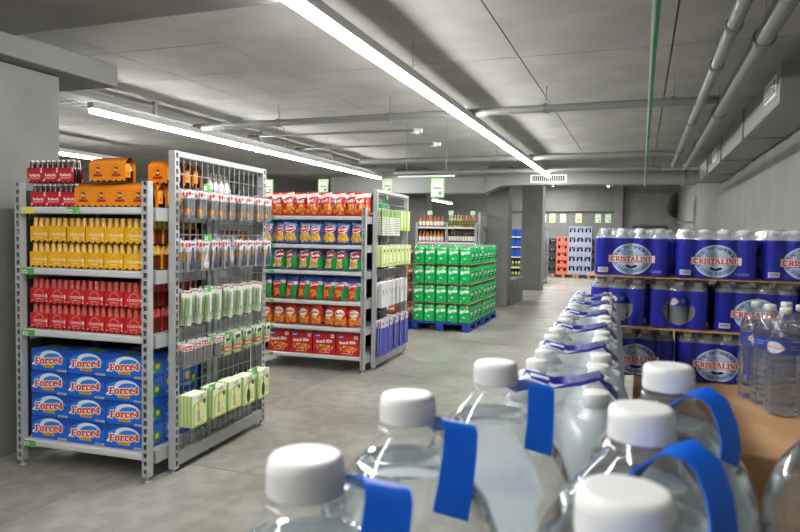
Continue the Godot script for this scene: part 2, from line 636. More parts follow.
	c3.ell(0.14, 0.72, 0.09, 0.05, rgb(24, 92, 206), 0.0, -0.5)
	c3.rect(0.32, 0.68, 0.32, 0.17, rgb(238, 176, 30))
	c3.scrawl(0.48, 0.765, 0.24, 0.08, rgb(190, 90, 20))
	c3.text("Force4", 0.48, 0.5, 0.42, W, "Droid Serif!", 0.9, 0.18, -0.1, 6.0)
	c3.text("Force4", 0.48, 0.5, 0.42, rgb(226, 62, 26), "Droid Serif!", 0.9, 0.18, -0.1, 1.5)
	c3.rect(0.74, 0.89, 0.25, 0.1, rgb(210, 214, 226))
	c3.bars(0.76, 0.905, 0.2, 0.07, rgb(60, 60, 90))
	M.force_print = printed(c3, 0.3, 0.4)
	var c4 := Cv.new(160, 120, rgb(26, 98, 206))
	c4.ell(0.3, 0.35, 0.16, 0.2, rgb(240, 190, 40))
	c4.ell(0.62, 0.6, 0.22, 0.26, rgb(60, 150, 70))
	c4.ell(0.66, 0.56, 0.1, 0.12, rgb(236, 206, 90))
	c4.rect(0.1, 0.75, 0.4, 0.1, rgb(150, 190, 236))
	M.force_side = printed(c4, 0.3, 0.4)
	# --- crisp bags
	var names := ["crisp_red", "crisp_blue", "crisp_green", "crisp_mixed", "crisp_orange"]
	for k in 5:
		var b := Cv.new(160, 224, [rgb(206, 44, 32), rgb(42, 88, 168), rgb(56, 70, 132), rgb(34, 74, 158), rgb(214, 48, 22)][k])
		match k:
			0:
				b.poly([[0, 0.12], [1, 0.02], [1, 0.2], [0, 0.34]], rgb(244, 232, 226))
				b.crumbs(0.55, 0.74, 0.42, 0.24, 60, 0.08, [rgb(232, 138, 34), rgb(240, 170, 60), rgb(214, 92, 24)], 7)
				b.ell(0.25, 0.62, 0.18, 0.14, rgb(190, 30, 30))
				b.poly([[0, 0.34], [1, 0.22], [1, 0.5], [0, 0.6]], rgb(196, 32, 30))
				b.scrawl(0.5, 0.42, 0.6, 0.150, W, -0.12)
			1:
				b.crumbs(0.5, 0.74, 0.44, 0.2, 60, 0.08, [rgb(240, 186, 50), rgb(226, 160, 36), rgb(248, 206, 90)], 8)
				b.poly([[0, 0.06], [1, 0.16], [1, 0.26], [0, 0.18]], rgb(120, 170, 224))
				b.ell(0.5, 0.37, 0.42, 0.15, W, 0.0, -0.15)
				b.ell(0.5, 0.37, 0.38, 0.125, rgb(204, 30, 40), 0.0, -0.15)
				b.scrawl(0.5, 0.37, 0.6, 0.098, W, -0.12)
				b.rect(0.0, 0.93, 1.0, 0.07, rgb(36, 74, 150))
			2:
				b.poly([[0.0, 0.2], [0.7, 0.1], [0.62, 0.9], [0.0, 0.95]], rgb(226, 224, 230))
				b.poly([[0.66, 0.42], [1, 0.36], [1, 1], [0.56, 1]], rgb(22, 146, 72))
				b.ell(0.46, 0.36, 0.4, 0.16, rgb(196, 34, 52), 0.0, -0.2)
				b.scrawl(0.44, 0.36, 0.6, 0.128, W, -0.16)
				b.crumbs(0.36, 0.74, 0.3, 0.17, 40, 0.075, [rgb(232, 186, 84), rgb(216, 158, 56)], 9)
			3:
				b.poly([[0, 0.3], [1, 0.22], [1, 0.5], [0, 0.56]], rgb(224, 226, 232))
				b.poly([[0, 0.5], [0.7, 0.46], [0.6, 1], [0, 1]], rgb(206, 52, 32))
				b.poly([[0.7, 0.4], [1, 0.36], [1, 1], [0.56, 1]], rgb(26, 150, 78))
				b.ell(0.45, 0.38, 0.36, 0.11, rgb(204, 36, 44), 0.0, -0.15)
				b.scrawl(0.45, 0.38, 0.6, 0.105, W, -0.15)
				b.crumbs(0.34, 0.74, 0.26, 0.15, 30, 0.07, [rgb(240, 170, 60), rgb(228, 120, 36)], 10)
			4:
				b.crumbs(0.5, 0.72, 0.46, 0.24, 70, 0.08, [rgb(238, 150, 30), rgb(244, 178, 60), rgb(226, 110, 22)], 11)
				b.ell(0.5, 0.42, 0.36, 0.17, rgb(246, 238, 226))
				b.scrawl(0.5, 0.42, 0.6, 0.128, rgb(206, 60, 30), -0.1)
				b.crumbs(0.5, 0.62, 0.2, 0.08, 10, 0.06, [rgb(214, 120, 120), rgb(246, 220, 180)], 12)
		M[names[k]] = printed(b, 0.28, 0.4)
	var c5 := Cv.new(256, 224, rgb(196, 26, 30))
	c5.poly([[0, 0], [1, 0], [1, 0.1], [0, 0.16]], rgb(168, 16, 26))
	c5.crumbs(0.52, 0.68, 0.42, 0.16, 46, 0.045, [rgb(240, 170, 60), rgb(246, 200, 110), rgb(224, 128, 40)], 14, 0.45)
	c5.ell(0.22, 0.16, 0.13, 0.09, rgb(52, 66, 160))
	c5.scrawl(0.22, 0.16, 0.18, 0.07, W, -0.1)
	c5.text("Snack Hits", 0.5, 0.4, 0.175, W, "Droid Serif!", 0.9, 0.2, -0.06, 1.8)
	c5.rect(0.8, 0.08, 0.16, 0.15, rgb(236, 236, 232))
	c5.bars(0.82, 0.1, 0.12, 0.09, rgb(40, 60, 60))
	c5.rect(0.25, 0.9, 0.5, 0.03, rgb(236, 200, 190))
	M.snack_print = printed(c5, 0.4, 0.2)
	# --- hanging cards
	for k in 4:
		var d := Cv.new(72, [150, 156, 190, 128][k], [rgb(224, 224, 224), rgb(218, 219, 222), rgb(226, 230, 220), rgb(222, 224, 222)][k])
		match k:
			0:
				d.rect(0, 0.3, 1, 0.7, rgb(132, 130, 128))
				d.rect(0.3, 0.34, 0.14, 0.5, rgb(60, 60, 64))
				d.rect(0.7, 0.34, 0.08, 0.55, rgb(206, 206, 208))
				d.ell(0.24, 0.14, 0.17, 0.085, rgb(206, 30, 38))
				d.poly([[0, 0.62], [0.45, 0.7], [0.3, 0.86], [0, 0.86]], rgb(226, 150, 50))
				d.scrawl(0.66, 0.14, 0.4, 0.05, rgb(70, 70, 74))
				d.rect(0.4, 0.24, 0.5, 0.02, rgb(150, 150, 152))
			1:
				d.rect(0, 0.36, 1, 0.64, rgb(160, 160, 164))
				d.ell(0.22, 0.14, 0.16, 0.075, rgb(206, 30, 38))
				d.poly([[0, 0.4], [0.32, 0.44], [0.2, 0.62], [0, 0.62]], rgb(226, 150, 50))
				d.rect(0.45, 0.1, 0.45, 0.07, rgb(90, 92, 100))
			2:
				d.rect(0.36, 0.3, 0.3, 0.66, rgb(206, 210, 204))
				d.poly([[0, 0.24], [0.36, 0.18], [0.2, 1], [0, 1]], rgb(134, 172, 80))
				d.poly([[0.6, 0.3], [1, 0.22], [1, 1], [0.8, 1]], rgb(166, 204, 112))
				d.rect(0.1, 0.04, 0.8, 0.04, rgb(196, 40, 44))
				d.scrawl(0.52, 0.62, 0.9, 0.07, rgb(60, 66, 56), -PI / 2)
			3:
				d.rect(0, 0.34, 1, 0.66, rgb(150, 150, 152))
				d.rect(0.08, 0.14, 0.84, 0.16, rgb(204, 44, 40))
				d.scrawl(0.5, 0.22, 0.6, 0.08, W)
				d.rect(0.12, 0.38, 0.76, 0.03, rgb(140, 140, 140))
		M["card_%d" % k] = printed(d, 0.4, 0.2)
	var d4 := Cv.new(72, 128, rgb(168, 206, 120))
	d4.rect(0.08, 0.06, 0.84, 0.36, rgb(232, 234, 228))
	d4.poly([[0.2, 0.2], [0.35, 0.2], [0.5, 0.4], [0.35, 0.4]], rgb(40, 40, 40))
	d4.poly([[0.5, 0.16], [0.65, 0.16], [0.8, 0.36], [0.65, 0.36]], rgb(40, 40, 40))
	d4.rect(0.05, 0.62, 0.9, 0.26, rgb(214, 66, 44))
	d4.scrawl(0.5, 0.75, 0.6, 0.1, W)
	M.card_4 = printed(d4, 0.4, 0.2)
	for k in 2:
		var e := Cv.new(128, 152, rgb(176, 206, 112))
		e.poly([[0, 0], [1, 0], [1, 0.2], [0.6, 0.14], [0.0, 0.3]], rgb(236, 240, 222))
		e.poly([[0.18, 0.3], [0.95, 0.22], [0.95, 0.95], [0.12, 0.95]], rgb(226, 234, 170))
		e.rect(0.72, 0.22, 0.17, 0.13, rgb(46, 50, 44))
		e.scrawl(0.55, 0.1, 0.4, 0.06, rgb(200, 60, 60))
		if k == 0:
			e.rect(0.3, 0.5, 0.2, 0.4, rgb(168, 170, 176))
			e.rect(0.34, 0.36, 0.12, 0.16, rgb(226, 186, 40))
			e.rect(0.38, 0.28, 0.05, 0.1, rgb(60, 60, 60))
			e.crumbs(0.66, 0.82, 0.14, 0.08, 14, 0.04, [rgb(236, 200, 40), rgb(226, 180, 30)], 3)
		else:
			e.ell(0.42, 0.7, 0.16, 0.25, rgb(52, 46, 56))
			e.rect(0.39, 0.28, 0.07, 0.22, rgb(52, 46, 56))
			e.rect(0.38, 0.26, 0.09, 0.05, rgb(206, 160, 40))
			e.ell(0.76, 0.66, 0.07, 0.06, rgb(226, 178, 60))
			e.ell(0.76, 0.8, 0.07, 0.06, rgb(226, 178, 60))
		M["corkscrew_%d" % k] = printed(e, 0.45)
	var f0 := Cv.new(72, 190, rgb(232, 234, 226))
	f0.rect(0, 0, 1, 0.3, rgb(140, 174, 100))
	f0.rect(0.15, 0.05, 0.4, 0.2, rgb(90, 120, 60))
	for k in 9:
		f0.rect(0.12, 0.34 + k * 0.07, 0.76, 0.036, rgb(84, 86, 86))
	M.skewer_card = printed(f0, 0.4)
	var f1 := Cv.new(72, 190, rgb(176, 210, 96))
	f1.rect(0.15, 0.08, 0.7, 0.3, rgb(234, 240, 214))
	f1.rect(0.3, 0.46, 0.4, 0.36, rgb(236, 240, 208))
	f1.rect(0.2, 0.14, 0.6, 0.05, rgb(90, 120, 50))
	M.slim_green = printed(f1, 0.45)
	var f2 := Cv.new(72, 150, rgb(206, 220, 140))
	f2.rect(0, 0.0, 1, 0.1, rgb(226, 232, 200))
	f2.ell(0.5, 0.24, 0.2, 0.06, rgb(70, 74, 66))
	f2.rect(0.3, 0.4, 0.4, 0.4, rgb(236, 238, 216))
	f2.rect(0.2, 0.86, 0.6, 0.05, rgb(120, 160, 70))
	M.tall_green = printed(f2, 0.45)
	var f3 := Cv.new(72, 160, rgb(228, 228, 230))
	f3.ell(0.4, 0.34, 0.14, 0.06, rgb(206, 34, 40))
	f3.rect(0.3, 0.42, 0.5, 0.03, rgb(150, 150, 156))
	f3.rect(0.3, 0.47, 0.5, 0.03, rgb(150, 150, 156))
	M.white_pack = printed(f3, 0.3, 0.4)
	var f4 := Cv.new(72, 210, rgb(62, 70, 176))
	f4.rect(0, 0, 1, 0.2, rgb(206, 206, 210))
	f4.rect(0.3, 0.06, 0.4, 0.06, rgb(206, 40, 44))
	for k in 9:
		f4.rect(0.1 + k * 0.1, 0.22, 0.03, 0.76, rgb(84, 92, 196))
	M.cloth_pack = printed(f4, 0.6)
	# --- spring-water film
	var g := Cv.new(1024, 320, rgb(38, 44, 172))
	var navy := rgb(28, 36, 120)
	# long side in the picture's first 0..0.55
	g.ell(0.29, 0.56, 0.145, 0.42, rgb(206, 220, 240))
	g.ell(0.29, 0.56, 0.135, 0.385, rgb(168, 196, 230))
	g.ell(0.29, 0.5, 0.105, 0.26, rgb(214, 226, 242))
	g.ell(0.26, 0.42, 0.05, 0.1, rgb(150, 186, 226), 0.0, 0.5)
	g.ell(0.32, 0.44, 0.05, 0.09, rgb(190, 212, 238), 0.0, -0.5)
	g.arc("EAU DE SOURCE", 0.29, 0.56, 0.119, 0.325, PI * 1.1, PI * 1.9, 0.115, navy)
	g.arc("L'ETAT NATUREL", 0.29, 0.56, 0.119, 0.325, PI * 0.9, PI * 0.1, 0.1, navy, "Droid Serif!", true)
	g.ell(0.27, 0.76, 0.024, 0.035, navy, 0.0, 0.5)
	g.ell(0.31, 0.76, 0.024, 0.035, navy, 0.0, -0.5)
	g.poly([[0.28, 0.76], [0.3, 0.76], [0.29, 0.83]], navy)
	g.rect(0.122, 0.455, 0.336, 0.21, rgb(190, 40, 50))
	g.rect(0.125, 0.465, 0.33, 0.19, rgb(244, 240, 238))
	g.text("CRISTALINE", 0.29, 0.56, 0.185, rgb(206, 36, 44), "Droid Serif!", 0.82, 0, 0, 0.6)
	g.rect(0.05, 0.8, 0.075, 0.13, rgb(222, 224, 236))
	g.bars(0.056, 0.82, 0.062, 0.08, rgb(40, 40, 90))
	g.text("12x50cl", 0.46, 0.88, 0.085, rgb(190, 200, 236), "Droid Sans")
	# short side with the window, 0.6..1: clear film in a round hole
	for y in 320:
		for x in range(614, 1024):
			var q := Vector2((x - 819) / 112.0, (y - 172) / 116.0)
			if q.length() < 1.0:
				g.im.set_pixel(x, y, Color(0.2, 0.2, 0.6, 0.0))
	var bm := printed(g, 0.22, 0.5)
	bm.transparency = BaseMaterial3D.TRANSPARENCY_ALPHA_SCISSOR
	bm.alpha_scissor_threshold = 0.5
	M.water_print = bm
	var l := Cv.new(256, 48, rgb(34, 56, 160))
	for k in 2:
		l.ell(0.22 + k * 0.5, 0.5, 0.1, 0.45, rgb(214, 226, 242))
		l.rect(0.11 + k * 0.5, 0.36, 0.22, 0.3, rgb(244, 240, 238))
		l.text("CRISTALINE", 0.22 + k * 0.5, 0.5, 0.26, rgb(206, 36, 44), "Droid Serif!")
		l.rect(0.38 + k * 0.5, 0.3, 0.1, 0.08, rgb(150, 176, 230))
		l.rect(0.38 + k * 0.5, 0.5, 0.08, 0.08, rgb(150, 176, 230))
	M.bottle_label = printed(l, 0.3)
	var hp := Cv.new(128, 32, rgb(40, 44, 150))
	hp.poly([[0.45, 0.75], [0.75, 0.5], [1, 0.65], [1, 1], [0.4, 1]], rgb(222, 230, 240))
	hp.text("CRISTALINE", 0.35, 0.35, 0.45, rgb(236, 238, 246), "Droid Serif!", 1.0, 0.1)
	M.handle_print = printed(hp, 0.3)
	# --- green soda film: front half, side half
	var s := Cv.new(256, 160, rgb(8, 172, 86))
	for k in 2:
		s.rect(k * 0.25, 0.62, 0.25, 0.03, rgb(30, 190, 104))
	s.text("Sprite", 0.25, 0.3, 0.24, rgb(238, 246, 240), "Droid Sans!", 0.9, 0.2, -0.12, 2.0)
	s.ell(0.38, 0.07, 0.03, 0.05, rgb(236, 216, 40))
	s.rect(0.18, 0.62, 0.1, 0.12, rgb(150, 220, 170))
	s.rect(0.06, 0.84, 0.07, 0.05, rgb(150, 220, 170))
	s.poly([[0.6, 0.3], [0.92, 0.3], [0.92, 0.7], [0.76, 0.9], [0.6, 0.7]], rgb(16, 70, 44))
	s.rect(0.64, 0.36, 0.1, 0.2, rgb(170, 216, 190))
	s.rect(0.78, 0.36, 0.1, 0.2, rgb(170, 216, 190))
	s.rect(0.66, 0.62, 0.18, 0.05, rgb(170, 216, 190))
	M.soda_print = printed(s, 0.25, 0.4)
	var o := Cv.new(128, 160, rgb(196, 84, 16))
	o.rect(0, 0.5, 1, 0.5, rgb(120, 42, 16))
	o.scrawl(0.5, 0.3, 0.7, 0.2, W)
	M.orange_soda = printed(o, 0.25, 0.4)
	# --- price tags and signs
	for k in 2:
		var p := Cv.new(64, 24, [rgb(96, 176, 90), rgb(236, 222, 60)][k])
		p.rect(0.05, 0.35, 0.4, 0.5, rgb(240, 242, 238))
		p.scrawl(0.25, 0.6, 0.26, 0.25, rgb(40, 40, 40))
		M["tag_%d" % k] = printed(p, 0.5)
		var q := Cv.new(96, 128, [rgb(110, 184, 100), rgb(226, 206, 40)][k])
		q.rect(0.06, 0.05, 0.88, 0.9, rgb(232, 238, 226) if k == 0 else rgb(240, 238, 220))
		if k == 0:
			q.rect(0.08, 0.06, 0.84, 0.14, rgb(206, 232, 186))
			q.rect(0.2, 0.5, 0.6, 0.05, rgb(90, 100, 90))
			q.rect(0.6, 0.68, 0.22, 0.18, rgb(120, 180, 100))
		else:
			q.rect(0.2, 0.55, 0.6, 0.3, rgb(226, 190, 30))
			q.rect(0.2, 0.3, 0.6, 0.06, rgb(120, 110, 60))
		M["sign_%d" % k] = printed(q, 0.5)
	# --- spirits
	M.label_white = mat(rgb(228, 226, 218), 0.5)
	M.amber = mat(rgb(196, 116, 40), 0.15)
	M.pale_wine = mat(rgb(196, 190, 120), 0.15)
	M.dark_wine = mat(rgb(74, 26, 34), 0.12)
	M.leaf_glass = mat(rgb(96, 110, 50), 0.15)
	M.crate_red = mat(rgb(214, 104, 84), 0.5)
	M.crate_blue = mat(rgb(150, 160, 186), 0.5)
	M.crate_black = mat(rgb(44, 46, 48), 0.5)
	M.blue_pack = mat(rgb(36, 82, 180), 0.35)

# ------------------------------------------------------------------ lamps
func lamp(x: float, z0: float, z1: float, y: float, label: String, energy: float, up: float, glow: Material) -> void:
	var len := absf(z1 - z0)
	var t := thing("linear_lamp", label, "lamp", tf(x, y, (z0 + z1) / 2), "suspended lamp rows")
	var b := MB.new()
	b.cbox(Vector3(0, 0.075, 0), Vector3(0.084, 0.07, len), 0.004)
	mi("housing", b.commit(), M.lamp_body, t)
	var d := MB.new()
	d.cbox(Vector3(0, 0.018, 0), Vector3(0.062, 0.043, len - 0.02), 0.006)
	mi("diffuser", d.commit(), glow, t)
	var k := maxi(2, int(len / 2.2))
	for i in k:
		var w := MB.new()
		var z := lerpf(-len / 2 + 0.35, len / 2 - 0.35, float(i) / (k - 1))
		w.tube([Vector3(0, 0.11, z), Vector3(0, up - y - 0.004, z)], 0.0025, 5, false)
		w.box(Vector3(0, 0.115, z), Vector3(0.04, 0.012, 0.06))
		mi("suspension_wire", w.commit(), M.steel_dark, t)
	var l := AreaLight3D.new()
	l.name = "lamp_light"
	l.area_size = Vector2(0.06, len - 0.04)
	l.light_energy = energy * len
	l.light_color = Color(1.0, 1.0, 0.99)
	if "area_range" in l:
		l.area_range = 40.0
	l.shadow_enabled = true
	t.add_child(l)
	l.position = Vector3(0, -0.008, 0)
	l.rotation = Vector3(-PI / 2, 0, 0)

# ------------------------------------------------------------------ the room
func room() -> void:
	# floor slabs with open joints
	var under := struct("floor", boxm(Vector3(-6.5, -0.16, -12.3), Vector3(16.4, 0.2, 33.0)), M.joint, "grey polished concrete shop floor with fine joints", "floor")
	var zs := [4.0, -3.657, -9.6, -15.6, -22.0, -28.6]
	var xs := [-14.5, -8.4, -3.2, 1.5]
	for i in zs.size() - 1:
		for j in xs.size() - 1:
			var a := Vector3(xs[j] + 0.002, 0, zs[i] - 0.003)
			var b := Vector3(xs[j + 1] - 0.002, 0, zs[i + 1] + 0.003)
			mi("floor_slab", boxm(Vector3((a.x + b.x) / 2, -0.03, (a.z + b.z) / 2), Vector3(b.x - a.x, 0.06, a.z - b.z)), M.floor, under)
	# walls
	var wr := struct("wall_right", boxm(Vector3(1.49, 2.0, -12.3), Vector3(0.16, 4.0, 33.0)), M.wall, "long pale grey concrete side wall below the duct", "wall")
	wr.position = Vector3.ZERO
	struct("wall_back", boxm(Vector3(-6.5, 2.0, -28.6), Vector3(16.0, 4.0, 0.2)), M.wall, "grey end wall behind the drinks crates", "wall")
	struct("wall_left", boxm(Vector3(-14.6, 2.0, -12.3), Vector3(0.2, 4.0, 33.0)), M.wall, "grey wall closing the far side of the shop", "wall")
	struct("wall_behind", boxm(Vector3(-6.5, 2.0, 4.1), Vector3(16.4, 4.0, 0.2)), M.wall, "grey wall behind the viewer", "wall")
	struct("wall_pier", boxm(Vector3(-5.36, 1.375, 0.115), Vector3(2.4, 2.75, 7.77), 0.006), M.wall, "dark grey concrete pier beside the bottle shelves", "wall")
	# ceiling panels
	var top := struct("ceiling", boxm(Vector3(-6.5, CEIL + 0.16, -5.8), Vector3(16.4, 0.16, 19.9)), M.joint, "grey cast concrete ceiling with panel joints", "ceiling")
	var bays := [[-14.4, -11.6, 1.0], [-11.6, -9.3, 1.0], [-9.3, -6.95, 1.0], [-6.95, -4.59, 1.0], [-4.59, -3.417, 0.93], [-3.417, -1.08, 2.43], [-1.08, 0.19, 2.43], [0.19, 1.41, 2.43]]
	for bay in bays:
		var step: float = bay[2]
		var first := -5.93 if step > 2 else -4.75
		var z := first
		while z < 4.0:
			z += step
		while z > -15.6:
			var z1: float = minf(z, 4.0) - 0.007
			var z2: float = maxf(z - step, -15.7) + 0.007
			if z1 - z2 > 0.05:
				mi("ceiling_panel", boxm(Vector3((bay[0] + bay[1]) / 2, CEIL + 0.04, (z1 + z2) / 2), Vector3(bay[1] - bay[0] - 0.012, 0.08, z1 - z2)), M.ceiling, top)
			z -= step
	struct("ceiling_far", boxm(Vector3(-6.5, 4.08, -22.2), Vector3(16.4, 0.16, 13.2)), M.ceiling, "higher concrete ceiling over the rear of the shop", "ceiling")
	struct("trim_1", boxm(Vector3(-6.5, 3.62, -15.78), Vector3(16.2, 0.8, 0.16)), M.wall, "concrete step in the ceiling behind the cross duct", "beam")
	struct("trim_2", boxm(Vector3(-1.3, 3.07, -2.65), Vector3(5.7, 0.34, 1.24), 0.008), M.wall, "deep grey concrete beam crossing under the ceiling", "beam")
	struct("trim_3", boxm(Vector3(-4.75, 2.84, -0.1), Vector3(1.5, 0.17, 8.18), 0.006), M.wall, "grey concrete ledge along the top of the pier", "beam")
	# columns
	struct("column_1", boxm(Vector3(-3.125, 2.0, -15.1), Vector3(0.52, 4.0, 0.44), 0.01), M.wall, "grey concrete column rising behind the green soda pallet", "column")
	struct("column_2", boxm(Vector3(-3.137, 2.0, -20.3), Vector3(0.63, 4.0, 0.6), 0.01), M.wall, "broad grey concrete column with a bare base", "column")
	struct("column_3", boxm(Vector3(-5.29, 2.0, -15.24), Vector3(0.8, 4.0, 0.48), 0.01), M.wall, "grey concrete column beside the spirits shelves", "column")
	struct("column_4", boxm(Vector3(-0.9, 2.0, -28.35), Vector3(0.32, 4.0, 0.3), 0.01), M.wall, "pale pilaster on the end wall", "column")
	struct("trim_4", boxm(Vector3(-2.98, 0.3, -16.0), Vector3(0.36, 0.6, 1.36), 0.01), M.wall, "low grey plinth behind the column", "plinth")
	var d := struct("door_1", boxm(Vector3(0.3, 1.08, -28.46), Vector3(1.3, 2.16, 0.08), 0.01), M.backing, "dark grey service door in the end wall", "door")
	mi("handle", boxm(Vector3(-0.2, 1.05, -28.39), Vector3(0.12, 0.02, 0.05)), M.steel, d)
	struct("trim_5", boxm(Vector3(0.4, 3.5, -28.44), Vector3(1.9, 0.04, 0.12)), M.wall, "pale rail high on the end wall above the door", "rail")
	struct("trim_6", boxm(Vector3(-3.3, 2.76, -28.42), Vector3(4.4, 0.04, 0.1)), M.wall, "pale sign rail along the end wall", "rail")
	struct("trim_7", boxm(Vector3(0.42, 2.85, -28.47), Vector3(1.7, 1.25, 0.06)), M.wall, "dark panel above the service door", "panel")
	# signs on the end wall
	var k := 0
	for x in [-3.98, -3.6, -3.15, -2.51, -1.72, -1.32]:
		var yellow: bool = k == 1 or k == 3
		var sg := MB.new()
		sg.box(Vector3.ZERO, Vector3(0.26, 0.4, 0.012))
		var o := mi("price_sign", sg.commit(), M.sign_1 if yellow else M.sign_0, self, Vector3(x, 2.46, -28.494))
		tag(o, ("yellow edged price sign on the end wall, %s from the pilaster" if yellow else "green edged price sign on the end wall, %s from the pilaster") % ORD[5 - k], "sign", "yellow signs on the end wall" if yellow else "green signs on the end wall")
		k += 1

func pipe_run(label: String, path: Array, r: float, clamps: Array, called := "ceiling_pipe") -> void:
	var b := MB.new()
	b.tube(path, r, 14)
	var t := thing(called, label, "pipe")
	mi("tube", b.commit(), M.pipe, t)
	for c in clamps:
		var q := MB.new()
		var dir: Vector3 = (path[-1] - path[0]).normalized()
		for s in [-0.018, 0.018]:
			q.tube([c + dir * (s - 0.008), c + dir * (s + 0.008)], r + 0.012, 14)
		q.tube([c + Vector3(0, r, 0), Vector3(c.x, CEIL, c.z)], 0.005, 6, false)
		mi("pipe_clamp", q.commit(), M.pipe, t)

func services() -> void:
	# long pipes beside the wall duct
	var cl := []
	for z in [-4.6, -5.6, -8.2, -10.6]:
		cl.append(Vector3(0.5, 2.95, z))
	pipe_run("slimmer grey waste pipe running down the aisle", [Vector3(0.5, 2.95, 3.5), Vector3(0.5, 2.95, -12.8)], 0.042, cl)
	cl = []
	for z in [-4.9, -7.6, -10.0]:
		cl.append(Vector3(0.715, 2.94, z))
	pipe_run("thicker grey waste pipe running down the aisle beside the duct", [Vector3(0.715, 2.94, 3.5), Vector3(0.715, 2.94, -12.8)], 0.06, cl)
	pipe_run("grey pipe crossing the ceiling over both bottle shelves", [Vector3(-5.6, 2.98, -7.195), Vector3(0.66, 2.98, -7.1)], 0.042, [Vector3(-2.8, 2.98, -7.153), Vector3(-4.3, 2.98, -7.176), Vector3(0.26, 2.98, -7.106), Vector3(-1.0, 2.98, -7.125)])
	pipe_run("grey pipe crossing the ceiling in front of the air duct", [Vector3(-5.0, 2.97, -11.3), Vector3(0.44, 2.97, -11.2)], 0.05, [Vector3(-2.4, 2.97, -11.252), Vector3(0.0, 2.97, -11.208)])
	pipe_run("lower grey pipe close before the air duct", [Vector3(-5.0, 2.93, -13.1), Vector3(0.3, 2.93, -13.05)], 0.045, [Vector3(-3.0, 2.93, -13.081)])
	pipe_run("thin sprinkler pipe under the ceiling nearer the big cross pipe", [Vector3(-5.6, 3.05, -8.475), Vector3(-2.97, 3.05, -8.55)], 0.017, [Vector3(-5.0, 3.05, -8.492)], "sprinkler_pipe")
	pipe_run("thin sprinkler pipe under the ceiling nearer the air duct", [Vector3(-5.6, 3.05, -9.91), Vector3(-3.1, 3.05, -9.86)], 0.017, [Vector3(-5.0, 3.05, -9.9)], "sprinkler_pipe")
	for p in [Vector3(-2.97, 3.05, -8.55), Vector3(-3.1, 3.05, -9.86)]:
		var s := thing("fire_sprinkler", "small white sprinkler ending the thin pipe nearer the %s" % ["big cross pipe", "air duct"][0 if p.z > -9 else 1], "sprinkler", tf(p.x, p.y, p.z), "sprinkler heads")
		var b := MB.new()
		b.lathe([Vector2(0.0, -0.05), Vector2(0.05, -0.045), Vector2(0.055, -0.03), Vector2(0.02, -0.02), Vector2(0.028, 0.03), Vector2(0.0, 0.03)], 12)
		b.tube([Vector3(0.0, 0, 0), Vector3(0.1, -0.01, 0)], 0.03, 10)
		mi("rose", b.commit(), M.white, s)
	# air duct across
	var dt := thing("air_duct", "square grey sheet-metal air duct crossing before the columns", "duct", tf(0, 0, -14.2))
	mi("duct_run", boxm(Vector3(-0.93, 2.85, 0), Vector3(3.86, 0.26, 0.4), 0.006), M.galv, dt)
	mi("duct_run", boxm(Vector3(-5.1, 2.76, 0), Vector3(3.74, 0.4, 0.4), 0.006), M.galv, dt)
	var tr := MB.new()
	tr.slab(PackedVector2Array([Vector2(-3.23, 2.56), Vector2(-2.86, 2.72), Vector2(-2.86, 2.98), Vector2(-3.23, 2.96)]), 0, 0.4, Rect2(0, 0, 1, 1))
	mi("reducer", tr.commit(), M.galv, dt)
	for x in [-4.2, -3.24, -2.85, -0.6, 0.75]:
		var hi := 0.28 if x > -3 else 0.42
		mi("flange", boxm(Vector3(x, 2.85 if x > -3 else 2.76, 0), Vector3(0.04, hi + 0.02, 0.44)), M.galv, dt)
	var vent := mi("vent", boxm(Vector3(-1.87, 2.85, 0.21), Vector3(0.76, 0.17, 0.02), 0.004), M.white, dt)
	mi("recess", boxm(Vector3(-1.87, 2.85, 0.219), Vector3(0.68, 0.11, 0.008)), M.black, vent)  # black plate paints the shade behind the slats
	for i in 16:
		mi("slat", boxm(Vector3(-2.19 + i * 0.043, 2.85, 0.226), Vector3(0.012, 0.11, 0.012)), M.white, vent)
	# air duct along the wall
	var dw := thing("wall_duct", "long square sheet-metal duct under the ceiling along the pale wall", "duct", tf(1.2, 2.86, 0))
	mi("duct_run", boxm(Vector3(0, 0, -9.9), Vector3(0.4, 0.3, 8.1), 0.006), M.galv, dw)
	for z in [-5.87, -7.93, -10.0, -12.0, -13.7]:
		mi("flange", boxm(Vector3(-0.005, -0.005, z), Vector3(0.43, 0.33, 0.035)), M.galv, dw)
	for z in [-6.35, -10.9]:
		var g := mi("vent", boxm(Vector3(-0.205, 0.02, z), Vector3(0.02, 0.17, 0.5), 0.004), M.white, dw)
		mi("recess", boxm(Vector3(-0.213, 0.02, z), Vector3(0.01, 0.12, 0.44)), M.black, g)  # flat black plate, shade of the grille put into its colour
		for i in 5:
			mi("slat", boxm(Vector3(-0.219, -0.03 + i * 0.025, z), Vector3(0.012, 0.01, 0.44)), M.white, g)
	# green shelf-edge strip hung down the aisle
	var gs := thing("green_sign_rail", "long thin green and white hanging strip running down the aisle", "sign rail", tf(0.03, 2.68, 0))
	mi("rail", boxm(Vector3(-0.011, 0.0, -7.0), Vector3(0.012, 0.03, 14.0)), M.white, gs)
	var zz := -0.4
	var i2 := 0
	while zz > -13.6:
		mi("green_strip", boxm(Vector3(0.007 + 0.002 * (i2 % 2), -0.004, zz - 0.85), Vector3(0.018, 0.05 + 0.01 * (i2 % 3), 1.62)), M.green, gs)
		zz -= 1.7
		i2 += 1
	for z in [-2.9, -5.8, -8.8, -12.0]:
		var w := MB.new()
		w.tube([Vector3(-0.011, 0.01, z), Vector3(-0.011, CEIL - 2.68, z)], 0.0015, 4, false)
		mi("suspension_wire", w.commit(), M.steel_dark, gs)
	# cable tray over the lamp row behind the pier
	var ct := thing("cable_tray", "perforated metal cable tray above the lamp behind the pier", "cable tray", tf(-5.85, 2.98, 0))
	var b2 := MB.new()
	for s in [-1, 1]:
		b2.box(Vector3(0.15 * s, 0.03, -9.0), Vector3(0.006, 0.07, 10.0))
